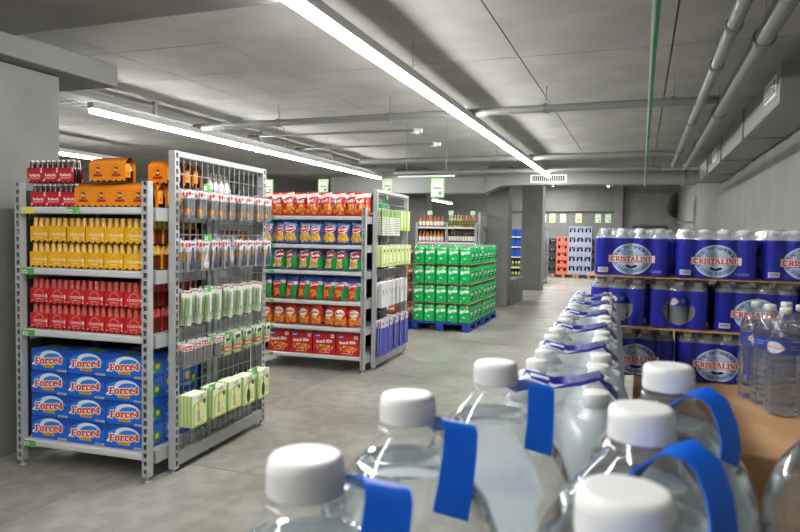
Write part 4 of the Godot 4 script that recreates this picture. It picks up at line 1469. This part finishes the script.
	for q in [[-1.82, "green edged card standing over the crisp shelving, by the bottle shelving"], [-1.0, "green edged card standing over the middle of the crisp shelving"], [-0.1, "green edged card standing over the wire panel corner of the crisp shelving"]]:
		var sx: float = q[0]
		sign_card(T * tf(sx, 2.245, -1.12), 0.15, 0.19, q[1])
	for sx in [-1.82, -1.0, -0.1]:
		var b := MB.new()
		b.box(Vector3(sx, 2.02, -1.135), Vector3(0.012, 0.3, 0.012))
		mi("sign_stem", b.commit(), M.white, g)
	mi("sign_rail", boxm(Vector3(-1.0, 1.88, -1.135), Vector3(1.9, 0.02, 0.02)), M.white, g)

# ------------------------------------------------------------------ units further back
func far_units() -> void:
	var T := tf(-3.4, 0, -14.0, 0.03)
	var g4 := gondola(T, 1.36, 0.62, [1.8, 1.46, 1.15, 0.8, 0.5, 0.17], "grey shelving with spirit bottles behind the green soda pallet", [-0.68])
	var kinds := [[spirit_bottle("amber_spirit_bottle", 0.24, 0.036, M.amber, M.label_white, M.amber, "", ""), "amber bottle with white label on the %s spirits shelf"], [spirit_bottle("pale_wine_bottle", 0.27, 0.027, M.pale_wine, M.leaf_glass, M.label_white, "", ""), "pale yellow bottle with green label on the %s spirits shelf"], [spirit_bottle("dark_wine_bottle", 0.27, 0.027, M.dark_wine, M.label_white, M.dark_wine, "", ""), "dark red bottle with white label on the %s spirits shelf"], [spirit_bottle("gold_bottle", 0.27, 0.027, M.amber, M.leaf_glass, M.amber, "", ""), "golden bottle with green label on the %s spirits shelf"]]
	for r in 2:
		var y: float = [1.81, 1.47][r]
		var nm: String = ["upper", "lower"][r]
		for i in 7:
			put(kinds[0][0], T * tf(-1.3 + i * 0.085, y, -0.07), kinds[0][1] % nm + ", %s from the column" % ORD[i], kinds[0][1] % nm)
		for i in 10:
			var k := 2 if r == 1 else (1 if i < 5 else 3)
			put(kinds[k][0], T * tf(-0.62 + i * 0.063, y, -0.07), kinds[k][1] % nm + ", %s from the amber ones" % ORD[i], kinds[k][1] % nm)
	end_panel(T, 0.1, 1.25, 2.13, "wire grid panel on the end of the spirits shelving", [])
	for i in 3:
		sign_card(T * tf(-1.15 + i * 0.5, 2.13, -0.3), 0.12, 0.1, "small green edged card over the spirits shelving, %s from the column" % ORD[i], "cards over the spirits shelving")
	for i in 3:
		mi("sign_stem", boxm(Vector3(-1.15 + i * 0.5, 2.0, -0.308), Vector3(0.01, 0.2, 0.01)), M.white, g4)
	mi("sign_rail", boxm(Vector3(-0.69, 1.9, -0.308), Vector3(1.36, 0.02, 0.02)), M.white, g4)
	var T2 := tf(-3.2, 0, -22.8, 0.03)
	gondola(T2, 1.4, 0.7, [1.62, 1.27, 0.92, 0.55, 0.17], "grey shelving of blue packs between the two columns")
	end_panel(T2, 0.15, 1.4, 2.0, "wire grid panel on the end of the blue pack shelving", [])
	var bp := carton_box("blue_drink_pack", "", "drink pack", "", Vector3(0.21, 0.26, 0.2), M.blue_pack)
	var yb := spirit_bottle("yellow_oil_bottle", 0.27, 0.045, M.pale_wine, M.leaf_glass, M.leaf_glass, "", "")
	for r in 5:
		for i in 6:
			if r < 3:
				put(bp, T2 * tf(-1.265 + i * 0.224, [1.63, 1.28, 0.93][r], -0.14), "blue drink pack on the %s shelf between the columns, %s from its wire panel" % [["top", "second", "third"][r], ORD[5 - i]], "blue packs on the %s shelf" % ["top", "second", "third"][r])
			else:
				for q in 2:
					put(yb, T2 * tf(-1.33 + i * 0.22 + q * 0.105, [0.56, 0.18][r - 3], -0.1), "yellow green bottle on the %s shelf between the columns, %s from its wire panel" % [["fourth", "bottom"][r - 3], ORD[11 - 2 * i - q]], "oil bottles on the %s shelf" % ["fourth", "bottom"][r - 3])

# ------------------------------------------------------------------ pallets and shrink packs
func pallet(T: Transform3D, w: float, d: float, m: Material, label: String, group := "") -> Node3D:
	var p := thing("pallet", label, "pallet", T, group)
	for i in 7:
		mi("deck_board", boxm(Vector3(0, 0.132, -d / 2 + 0.05 + i * (d - 0.1) / 6), Vector3(w, 0.02, 0.1), 0.002), m, p)
	for x in [-w / 2 + 0.06, 0.0, w / 2 - 0.06]:
		mi("stringer", boxm(Vector3(x, 0.111, 0), Vector3(0.11, 0.022, d), 0.002), m, p)
		mi("bottom_board", boxm(Vector3(x, 0.011, 0), Vector3(0.11, 0.022, d), 0.002), m, p)
		for z in [-d / 2 + 0.06, 0.0, d / 2 - 0.06]:
			mi("block", boxm(Vector3(x, 0.061, z), Vector3(0.12, 0.078, 0.12), 0.003), m, p)
	return p

# film pulled round nx by nz bottles of diameter d; levels: [height, inset]; long sides take u 0..split, short sides the rest
func pack_shell(nx: int, nz: int, d: float, levels: Array, dip: float, ua: Vector2, ub: Vector2, closed_top := false, crinkle := 0.0) -> ArrayMesh:
	var b := MB.new()
	var f := FastNoiseLite.new()
	f.seed = 4
	f.frequency = 14.0
	var y0: float = levels[0][0]
	var y1: float = levels[-1][0]
	var last := []
	for side in 4:
		var n := nx if side % 2 == 0 else nz
		var W := n * d
		var D := (nz if side % 2 == 0 else nx) * d
		var line := []
		for i in n:
			for k in 7:
				if k == 6 and i < n - 1:
					continue
				var s := -1.0 + k / 3.0
				var c := -W / 2 + d * (i + 0.5)
				if (i == 0 and s < 0) or (i == n - 1 and s > 0):
					var a := s * PI / 4
					line.append(Vector2(c + d / 2 * sin(a), D / 2 - d / 2 + d / 2 * cos(a)))
				else:
					line.append(Vector2(c + s * d / 2, D / 2 - dip * pow(absf(s), 2.4)))
		var B := Basis(Vector3.UP, PI / 2 * side)
		var rows := []
		var vs := []
		for l in levels:
			var row := PackedVector3Array()
			for q in line:
				var g: float = 1.0 - l[1]
				var p := B * Vector3(q.x * g, l[0], q.y * g)
				if crinkle > 0:
					p += Vector3(f.get_noise_3dv(p * 1.3), 0.6 * f.get_noise_3dv(p * 1.7 + Vector3(3, 1, 2)), f.get_noise_3dv(p * 1.5 + Vector3(7, 5, 1))) * crinkle
				row.append(p)
			rows.append(row)
			vs.append(1.0 - (l[0] - y0) / (y1 - y0))
		var us := []
		var uu := ua if side % 2 == 0 else ub
		for q in line:
			us.append(lerpf(uu.x, uu.y, q.x / W + 0.5))
		b.grid(rows, false, us, vs)
		last.append(rows[-1])
	if closed_top:
		for row in last:
			for j in row.size() - 1:
				b.tri(Vector3(0, y1 - 0.006, 0), row[j], row[j + 1])
	return b.commit()

func soda_pack(called: String, m: Material, glass: Material, split: bool, label: String, group: String) -> Node3D:
	var t := thing(called, label, "bottle pack", Transform3D(), group)
	var d := 0.1
	mi("printed_film", pack_shell(2, 3, d, [[0.003, 0.03], [0.012, 0.0], [0.09, 0.012], [0.15, 0.0], [0.23, 0.0], [0.262, 0.03], [0.285, 0.12]], 0.016, Vector2(0, 0.5) if split else Vector2(0, 1), Vector2(0.5, 1) if split else Vector2(0, 1)), m, t)
	mi("clear_film", pack_shell(2, 3, d, [[0.284, 0.12], [0.3, 0.19], [0.319, 0.24]], 0.02, Vector2(0, 1), Vector2(0, 1), true, 0.004), M.film, t)
	var b := MB.new()
	b.lathe([Vector2(0, 0.002), Vector2(0.04, 0.003), Vector2(0.046, 0.02), Vector2(0.046, 0.21), Vector2(0.038, 0.25), Vector2(0.017, 0.285), Vector2(0.0125, 0.3), Vector2(0, 0.3)], 10)
	var bm := b.commit()
	var c := MB.new()
	c.lathe([Vector2(0.0155, 0.296), Vector2(0.0155, 0.312), Vector2(0.013, 0.316), Vector2(0, 0.316)], 10)
	var cm := c.commit()
	for i in 2:
		for j in 3:
			var o := mi("bottle", bm, glass, t, Vector3((i - 0.5) * 0.098, 0, (j - 1) * 0.098))
			mi("cap", cm, M.green if split else M.white, o)
	return t

func stacks() -> void:
	# green soda
	var T := tf(-2.635, 0, -10.5, 0.02)
	pallet(T * tf(-0.51, 0, -0.52), 1.02, 1.04, M.blue_pallet, "blue painted pallet under the front stack of green soda packs")
	pallet(T * tf(-0.49, 0, -1.66), 1.02, 1.22, M.blue_pallet, "blue painted pallet behind, under the rear green soda stack")
	var sp := soda_pack("green_soda_pack", M.soda_print, M.pet_green, true, "", "")
	RNG.seed = 12
	for lay in 4:
		var nm: String = ["lowest", "second", "third", "topmost"][lay]
		for i in 5:
			for j in 3:
				if j > 0 and i < 4 and lay < 3:
					continue
				var turn := 0.0 if RNG.randf() < 0.7 else PI
				put(sp, T * tf(-0.92 + i * 0.204, 0.146 + lay * 0.328, -0.2 - j * 0.315, turn), "green soda pack, front pallet, %s layer, %s row, %s across" % [nm, ORD[j], ORD[i]], "front green packs, %s layer" % nm)
			for j in 4:
				if i == 4 or lay == 3:
					put(sp, T * tf(-0.9 + i * 0.204, 0.146 + lay * 0.328, -1.165 - j * 0.312, 0.0 if RNG.randf() < 0.6 else PI), "green soda pack, rear pallet, %s layer, %s row, %s across" % [nm, ORD[j], ORD[i]], "rear green packs, %s layer" % nm)
		if lay < 3:
			for q in 2:
				var s := mi("layer_sheet", boxm(Vector3.ZERO, Vector3(1.03, 0.003, 0.96 + 0.29 * q)), M.board, self)
				s.transform = T * tf(-0.51 + 0.02 * q, 0.146 + (lay + 1) * 0.328 - 0.0018, -0.52 - q * 1.115)
				tag(s, "brown card sheet above the %s layer of %s green soda packs" % [nm, ["front", "rear"][q]], "card sheet")
	# orange soda beside it
	pallet(tf(-4.205, 0, -10.85, 0.02), 1.02, 1.04, M.blue_pallet, "blue painted pallet under the orange soda packs")
	var op := soda_pack("orange_soda_pack", M.orange_soda, M.glass_brown, false, "", "")
	for lay in 4:
		for i in 2:
			put(op, tf(-4.205, 0, -10.85, 0.02) * tf(0.2 + i * 0.204, 0.146 + lay * 0.328, 0.32), "orange and brown soda pack, %s layer, %s green stack" % [["lowest", "second", "third", "topmost"][lay], ["one off the", "touching the"][i]], "orange soda packs, layer %s" % ["lowest", "second", "third", "topmost"][lay])
	# crates by the end wall
	pallet(tf(-2.95, 0, -27.65), 0.95, 0.75, M.wood, "pale wooden pallet under the red crates")
	pallet(tf(-1.95, 0, -27.65), 1.0, 0.75, M.wood, "pale wooden pallet under the blue crates")
	var cr := crate("red_crate", 0.475, 0.305, 0.34, M.crate_red)
	var cb := crate("blue_crate", 0.3, 0.388, 0.4, M.crate_blue)
	var ck := crate("black_crate", 0.3, 0.36, 0.4, M.crate_black)
	var pos := ["lowest", "second", "third", "fourth", "topmost"]
	for k in 5:
		put(cr, tf(-3.02, 0.144 + k * 0.307, -27.5), "red bottle crate by the end wall, %s of its stack" % pos[k], "red bottle crates")
		for i in 3:
			put(cb, tf(-2.625 + i * 0.305, 0.144 + k * 0.39, -27.5), "pale blue bottle crate, %s of its stack, %s from the red crates" % [pos[k], ORD[i]], "pale blue crates, %s" % pos[k])
		if k < 4:
			put(ck, tf(-3.42, 0.144 + k * 0.362, -27.55), "black bottle crate beside the red crates, %s of its stack" % pos[k], "black crates by the red ones")
			put(ck, tf(-1.7, 0.144 + k * 0.362, -27.55), "black bottle crate beside the pale blue crates, %s of its stack" % pos[k], "black crates by the blue ones")

func crate(called: String, w: float, h: float, d: float, m: Material) -> Node3D:
	var t := thing(called, "", "crate")
	var b := MB.new()
	b.box(Vector3(0, 0.01, 0), Vector3(w, 0.02, d))
	for s in [-1, 1]:
		# long faces: bottom band, top rim, posts, hand hole
		b.box(Vector3(0, h * 0.2, s * (d / 2 - 0.008)), Vector3(w, h * 0.36, 0.016))
		b.box(Vector3(0, h * 0.92, s * (d / 2 - 0.008)), Vector3(w, h * 0.14, 0.016))
		b.box(Vector3(0, h * 0.52, s * (d / 2 - 0.006)), Vector3(w * 0.24, h * 0.3, 0.012))
		for q in [-1, 1]:
			b.box(Vector3(q * w * 0.44, h * 0.5, s * (d / 2 - 0.01)), Vector3(w * 0.12, h * 0.98, 0.02))
		b.box(Vector3(s * (w / 2 - 0.008), h * 0.5, 0), Vector3(0.016, h * 0.98, d - 0.03))
	mi("shell", b.commit(), m, t)
	var bt := MB.new()
	bt.lathe([Vector2(0, 0.02), Vector2(0.035, 0.02), Vector2(0.036, h * 0.55), Vector2(0.014, h * 0.75), Vector2(0.014, h * 0.93), Vector2(0, h * 0.93)], 8)
	var bm := bt.commit()
	for i in 3:
		mi("bottle", bm, M.glass_dark, t, Vector3((i - 1) * w * 0.28, 0, d / 2 - 0.065))
	return t

# ------------------------------------------------------------------ water display in front
func big_bottle(base: Vector3, handle: int, label: String, group := "", nudge := Vector3.ZERO) -> Node3D:
	var t := thing("five_litre_bottle", label, "water bottle", tf(base.x, base.y, base.z), group)
	var pr := [Vector2(0.0, 0.008), Vector2(0.05, 0.004), Vector2(0.068, 0.002), Vector2(0.0745, 0.012)]
	for k in 4:
		var y := 0.035 + k * 0.045
		pr.append(Vector2(0.0755, y))
		pr.append(Vector2(0.0755, y + 0.025))
		pr.append(Vector2(0.0725, y + 0.032))
		pr.append(Vector2(0.0755, y + 0.039))
	pr.append_array([Vector2(0.0755, 0.225), Vector2(0.0725, 0.255), Vector2(0.063, 0.281), Vector2(0.046, 0.304), Vector2(0.03, 0.323), Vector2(0.0215, 0.333), Vector2(0.0198, 0.337), Vector2(0.0198, 0.346)])
	var b := MB.new()
	b.lathe(pr, 40)
	mi("bottle_wall", b.commit(), M.pet, t)
	var wp := [Vector2(0.0, 0.0105)]
	for q in pr:
		if q.x > 0.01 and q.y < 0.31:
			wp.append(Vector2(q.x - 0.0018, q.y + 0.0015))
	var rl := 0.0405
	wp.append(Vector2(rl - 0.0018, 0.3115))
	wp.append(Vector2(rl - 0.004, 0.3105))
	wp.append(Vector2(0.0, 0.3105))
	var w := MB.new()
	w.lathe(wp, 40)
	mi("water", w.commit(), M.water, t)
	var r := MB.new()
	r.lathe([Vector2(0.0202, 0.335), Vector2(0.0226, 0.336), Vector2(0.0226, 0.338), Vector2(0.0202, 0.339)], 28)
	mi("neck_ring", r.commit(), M.pet, t)
	var c := MB.new()
	var cp := [Vector2(0.0, 0.3425), Vector2(0.0205, 0.3425), Vector2(0.0212, 0.3435), Vector2(0.021, 0.358), Vector2(0.0204, 0.3612), Vector2(0.0188, 0.363), Vector2(0.0165, 0.3636), Vector2(0.0, 0.3634)]
	c.lathe(cp, 36)
	for k in 60:
		var a := TAU * k / 60
		c.box(Vector3(cos(a) * 0.02105, 0.3505, sin(a) * 0.02105), Vector3(0.0006, 0.012, 0.0006))
	mi("cap", c.commit(), M.cap, t)
	if handle:
		var o := Vector3(0, 0.352, 0)
		var path := []
		var wd := []
		if handle == 1:
			path = [Vector3(0.008, -0.012, -0.022), Vector3(0.022, -0.007, -0.016), Vector3(0.036, -0.001, -0.004), Vector3(0.0425, 0.0, 0.006), Vector3(0.0455, -0.004, 0.012), Vector3(0.047, -0.02, 0.022), Vector3(0.0485, -0.036, 0.037), Vector3(0.049, -0.05, 0.05)]
			for p in path:
				wd.append(Vector3(0.93, -0.2, -0.34))
		else:
			path = [Vector3(0.0, -0.022, 0.03), Vector3(0.012, -0.004, 0.035), Vector3(0.024, 0.008, 0.037), Vector3(0.036, 0.01, 0.039), Vector3(0.046, 0.003, 0.043), Vector3(0.052, -0.012, 0.049), Vector3(0.054, -0.026, 0.056), Vector3(0.052, -0.038, 0.062)]
			for p in path:
				wd.append(Vector3(0.62, 0.25, -0.74))
		for k in path.size():
			path[k] += o + nudge - (Vector3(0, 0.006, 0) if handle == 1 else Vector3(0.01, 0.012, 0))
		var h := MB.new()
		h.ribbon(path, wd, 0.0245 if handle == 1 else 0.02, 0.0007)
		mi("carry_handle", h.commit(), M.strap, t)
	return t

func water_bottle_meshes() -> Array:
	var pr := [Vector2(0, 0.006), Vector2(0.03, 0.002), Vector2(0.04, 0.006)]
	for k in 9:
		var y := 0.014 + k * 0.017
		pr.append(Vector2(0.0422, y))
		pr.append(Vector2(0.0422, y + 0.009))
		pr.append(Vector2(0.0402, y + 0.013))
	pr.append_array([Vector2(0.042, 0.17), Vector2(0.042, 0.21), Vector2(0.0405, 0.225), Vector2(0.036, 0.243), Vector2(0.026, 0.262), Vector2(0.0155, 0.275), Vector2(0.013, 0.28), Vector2(0.013, 0.286)])
	var b := MB.new()
	b.lathe(pr, 20)
	var l := MB.new()
	l.lathe([Vector2(0.0426, 0.172), Vector2(0.0426, 0.208)], 20)
	var c := MB.new()
	c.lathe([Vector2(0.0, 0.281), Vector2(0.0152, 0.281), Vector2(0.0155, 0.296), Vector2(0.0138, 0.299), Vector2(0, 0.299)], 16)
	var wp := [Vector2(0, 0.0085)]
	for q in pr:
		if q.x > 0.01 and q.y < 0.25:
			wp.append(Vector2(q.x - 0.0014, q.y + 0.001))
	wp.append(Vector2(0, 0.2445))
	var w := MB.new()
	w.lathe(wp, 20)
	return [b.commit(), l.commit(), c.commit(), w.commit()]

func clear_pack(label: String, group: String, handle: bool) -> Node3D:
	var t := thing("clear_water_pack", label, "water pack", Transform3D(), group)
	var ms := water_bottle_meshes()
	for i in 2:
		for j in 3:
			var o := mi("bottle", ms[0], M.pet_milk if handle else M.pet_clear, t, Vector3((i - 0.5) * 0.0875, 0, (j - 1) * 0.0865))
			o.rotation.y = 0.7 * i + 1.1 * j
			mi("label", ms[1], M.bottle_label, o)
			mi("cap", ms[2], M.cap, o)
			if not handle:
				mi("water", ms[3], M.water, o)
	mi("film", pack_shell(2, 3, 0.0875, [[0.002, 0.03], [0.01, 0.0], [0.1, 0.0], [0.2, 0.002], [0.232, 0.03], [0.256, 0.1], [0.268, 0.16 if handle else 0.2]], 0.02, Vector2(0, 1), Vector2(0, 1), handle, 0.004), M.film_milk if handle else M.film_clear, t)
	if handle:
		var h := MB.new()
		h.ribbon([Vector3(-0.07, 0.27, 0.03), Vector3(-0.045, 0.302, 0.034), Vector3(-0.01, 0.292, 0.03), Vector3(0.02, 0.296, 0.022), Vector3(0.046, 0.303, 0.014), Vector3(0.07, 0.275, 0.008)], [Vector3(0, -0.3, 1), Vector3(0, -0.5, 1), Vector3(0, -0.7, 1), Vector3(0, -0.6, 1), Vector3(0, -0.5, 1), Vector3(0, -0.3, 1)], 0.02, 0.0004)
		mi("film_handle", h.commit(), M.handle_print, t)
	return t

func blue_pack() -> Node3D:
	var t := thing("blue_water_pack", "", "water pack")
	var d := 0.0625
	mi("printed_film", pack_shell(4, 3, d, [[0.002, 0.02], [0.008, 0.0], [0.05, 0.004], [0.09, 0.0], [0.12, 0.0], [0.132, 0.012]], 0.02, Vector2(0.02, 0.56), Vector2(0.6, 1.0)), M.water_print, t)
	mi("clear_film", pack_shell(4, 3, d, [[0.13, 0.012], [0.142, 0.04], [0.156, 0.09], [0.167, 0.13]], 0.012, Vector2(0, 1), Vector2(0, 1), true, 0.006), M.film_top, t)
	var b := MB.new()
	b.lathe([Vector2(0, 0.004), Vector2(0.024, 0.004), Vector2(0.029, 0.01), Vector2(0.0275, 0.02), Vector2(0.029, 0.03), Vector2(0.0275, 0.04), Vector2(0.029, 0.05), Vector2(0.0275, 0.06), Vector2(0.029, 0.07), Vector2(0.029, 0.115), Vector2(0.024, 0.134), Vector2(0.0125, 0.148), Vector2(0.0125, 0.152)], 14)
	var bm := b.commit()
	var l := MB.new()
	l.lathe([Vector2(0.0294, 0.078), Vector2(0.0294, 0.108)], 14)
	var lm := l.commit()
	var c := MB.new()
	c.lathe([Vector2(0.0, 0.149), Vector2(0.014, 0.149), Vector2(0.014, 0.16), Vector2(0.0125, 0.163), Vector2(0, 0.163)], 14)
	var cm := c.commit()
	for i in 4:
		for j in 3:
			var o := mi("bottle", bm, M.pet_mid, t, Vector3((i - 1.5) * d * 0.98, 0, (j - 1) * d * 0.98))
			o.rotation.y = 1.3 * i + j
			mi("label", lm, M.bottle_label, o)
			mi("cap", cm, M.cap, o)
	return t

func water_display() -> void:
	# what the packs stand on
	for q in [[Vector3(0.67, 0, -2.26), 1.36, 1.26, "wooden pallet under the blue water packs"], [Vector3(-0.15, 0, -1.54), 0.26, 1.6, "narrow wooden pallet under the row of clear water packs"], [Vector3(0.0, 0, -0.46), 0.54, 0.52, "small wooden pallet under the five litre bottles"]]:
		var p := pallet(tf(q[0].x, 0, q[0].z), q[1], q[2], M.wood, q[3])
	var box1 := mi("cardboard_base", boxm(Vector3(0.67, 0.634, -2.26), Vector3(1.36, 0.972, 1.26), 0.004), M.board, self)
	tag(box1, "brown cardboard block whose bare top shows before the blue packs", "cardboard box")
	var box2 := mi("display_plinth", boxm(Vector3(-0.16, 0.634, -1.56), Vector3(0.2, 0.972, 1.58), 0.004), M.plinth, self)
	tag(box2, "narrow pale grey plinth under the row of clear packs", "plinth")
	var box3 := mi("display_plinth", boxm(Vector3(0.0, 0.446, -0.46), Vector3(0.52, 0.596, 0.52), 0.004), M.plinth, self)
	tag(box3, "low pale grey plinth under the five litre bottles", "plinth")
	# blue packs in three layers
	var bp := blue_pack()
	RNG.seed = 3
	var ys := [1.1215, 1.297, 1.4725]
	for i in 5:
		put(bp, tf(-0.03 + 0.258 * i + 0.025, ys[0], -2.5, RNG.randf_range(-0.02, 0.02)), "blue wrapped water pack, lowest layer on the cardboard, %s from the clear row" % ORD[i], "lowest blue water packs")
	for i in 2:
		put(bp, tf(-0.07 + 0.198 * i, ys[1], -2.53, PI / 2), "blue water pack turned end-on with a round window, %s from the clear row" % ORD[i], "blue packs with a round window")
	for i in 3:
		put(bp, tf(0.365 + 0.262 * i, ys[1], -2.505, RNG.randf_range(-0.02, 0.02)), "blue wrapped water pack, middle layer, %s beyond the round window packs" % ORD[i], "middle blue water packs")
	for i in 5:
		put(bp, tf(-0.03 + 0.266 * i, ys[2], -2.505 + 0.01 * (i % 2), 0.01 * i), "blue wrapped water pack, topmost layer, %s from the aisle" % ORD[i], "topmost blue water packs")
	for k in 3:  # unseen row added to block light showing between the packs
		for i in 5:
			put(bp, tf(0.0 + 0.262 * i, ys[k], -2.74 if k != 1 else -2.77), "blue wrapped water pack in the hidden second row, %s layer, %s from the aisle" % [ORD[k], ORD[i]], "second row of blue water packs")
	for k in 2:
		var s := mi("layer_sheet", boxm(Vector3(0.5, ys[k + 1] - 0.0025, -2.61), Vector3(1.36, 0.003, 0.46)), M.board, self)
		tag(s, "brown card sheet between blue water packs, %s one" % ["lower", "upper"][k], "card sheet")
	# a row of clear packs and one more on the cardboard
	var cp := clear_pack("", "", true)
	for i in 6:
		var z := -0.885 - i * 0.2655
		put(cp, tf(-0.091 + 0.0376 * (z + 0.87), DECK + 0.0005, z, 0.0376 + RNG.randf_range(-0.02, 0.02)), "clear shrink-wrapped water bottle pack in the row, %s from the five litre bottles" % ORD[i], "row of clear water packs")
	var one := clear_pack("clear water bottle pack standing alone on the bare cardboard", "", false)
	one.transform = tf(0.4, DECK + 0.0005, -2.15, 0.28)
	# five litre bottles, the upper tier and the tier they stand on
	var rows := [
		[Vector3(-0.168, 1.1165, -0.312), 1, "five litre bottle at the outer corner, beside the floor"],
		[Vector3(-0.163, 1.1165, -0.464), 1, "five litre bottle in the middle of the outer row by the floor"],
		[Vector3(-0.128, 1.1165, -0.62), 1, "five litre bottle of the outer row touching the clear packs"],
		[Vector3(-0.003, 1.128, -0.296), 2, "five litre bottle heading the inner row"],
		[Vector3(0.004, 1.128, -0.45), 2, "five litre bottle in the middle of the inner row"],
		[Vector3(0.026, 1.128, -0.61), 2, "five litre bottle at the end of the inner row, its handle arched"],
		[Vector3(0.18, 1.128, -0.63), 0, "five litre bottle before the bare cardboard"],
		[Vector3(0.172, 1.128, -0.47), 0, "five litre bottle beside the inner row, toward the wall"]]
	var sheet := mi("layer_sheet", boxm(Vector3(0.0, 1.113, -0.46), Vector3(0.52, 0.005, 0.5)), M.pet_milk, self)
	tag(sheet, "clear plastic sheet between the two tiers of five litre bottles", "plastic sheet")
	var sheet2 := mi("layer_sheet", boxm(Vector3(0.09, 1.1215, -0.46), Vector3(0.32, 0.012, 0.48)), M.pet_milk, self)
	tag(sheet2, "second clear plastic sheet under the inner five litre bottles", "plastic sheet")
	for r in rows:
		big_bottle(r[0], r[1], r[2], "", Vector3(0.008, 0.008, 0) if r == rows[0] else Vector3.ZERO)
	var low := big_bottle(Vector3(-0.165, 0.745, -0.31), 0, "five litre bottle in the lower tier, first row from the aisle, first along", "lower tier of bottles")
	for i in 3:
		for j in 3:
			if i + j > 0:
				copy(low, tf(-0.165 + i * 0.166, 0.745, -0.31 - j * 0.157), "five litre bottle in the lower tier, %s row from the aisle, %s along" % [ORD[i], ORD[j]])

# ------------------------------------------------------------------ all
func _ready() -> void:
	var cam := Camera3D.new()
	cam.name = "camera"
	add_child(cam)
	cam.position = Vector3(0, 1.6, 0)
	cam.rotation_order = EULER_ORDER_YXZ
	cam.rotation = Vector3(deg_to_rad(-2.684), deg_to_rad(20.27), deg_to_rad(0.989))
	var at := CameraAttributesPhysical.new()
	at.frustum_focal_length = 29.4
	at.frustum_focus_distance = 6.0
	at.exposure_aperture = 11.0
	at.exposure_multiplier = 1.0
	cam.attributes = at
	cam.fov = rad_to_deg(2 * atan(266.0 / 651.2))
	cam.near = 0.05
	cam.far = 100.0
	cam.current = true
	var env := Environment.new()
	env.background_mode = Environment.BG_COLOR
	env.background_color = Color.BLACK
	env.tonemap_mode = Environment.TONE_MAPPER_LINEAR
	env.tonemap_exposure = 1.82
	env.sdfgi_enabled = true
	env.ssao_enabled = true
	env.ssil_enabled = true
	var we := WorldEnvironment.new()
	we.name = "environment"
	we.environment = env
	add_child(we)
	make_materials()
	lamp(-1.83, 3.4, -13.75, LAMP_Y, "long suspended tube lamp over the open aisle", 0.2, CEIL, M.glow)
	lamp(-5.53, -5.4, -13.6, LAMP_Y, "long suspended tube lamp starting behind the pier over the shelving", 0.2, CEIL, M.glow)
	lamp(-9.15, -4.0, -9.7, LAMP_Y, "suspended tube lamp over the aisle beyond the pier", 0.2, CEIL, M.glow)
	lamp(-1.18, -17.6, -25.0, 3.5, "suspended tube lamp in the rear hall behind the air duct", 1.4, 4.0, M.glow_rear)
	lamp(-7.25, -16.4, -25.5, 2.9, "suspended tube lamp in the rear hall beyond the spirits shelving", 3.0, 4.0, M.glow_rear)
	lamp(-3.5, -21.5, -27.7, 3.75, "unseen tube lamp added above the drinks crates to brighten the end wall", 3.0, 4.0, M.glow_rear)  # added lamp, hidden by the duct, to brighten end wall and crates
	room()
	services()
	unit_one()
	unit_two()
	far_units()
	stacks()
	water_display()
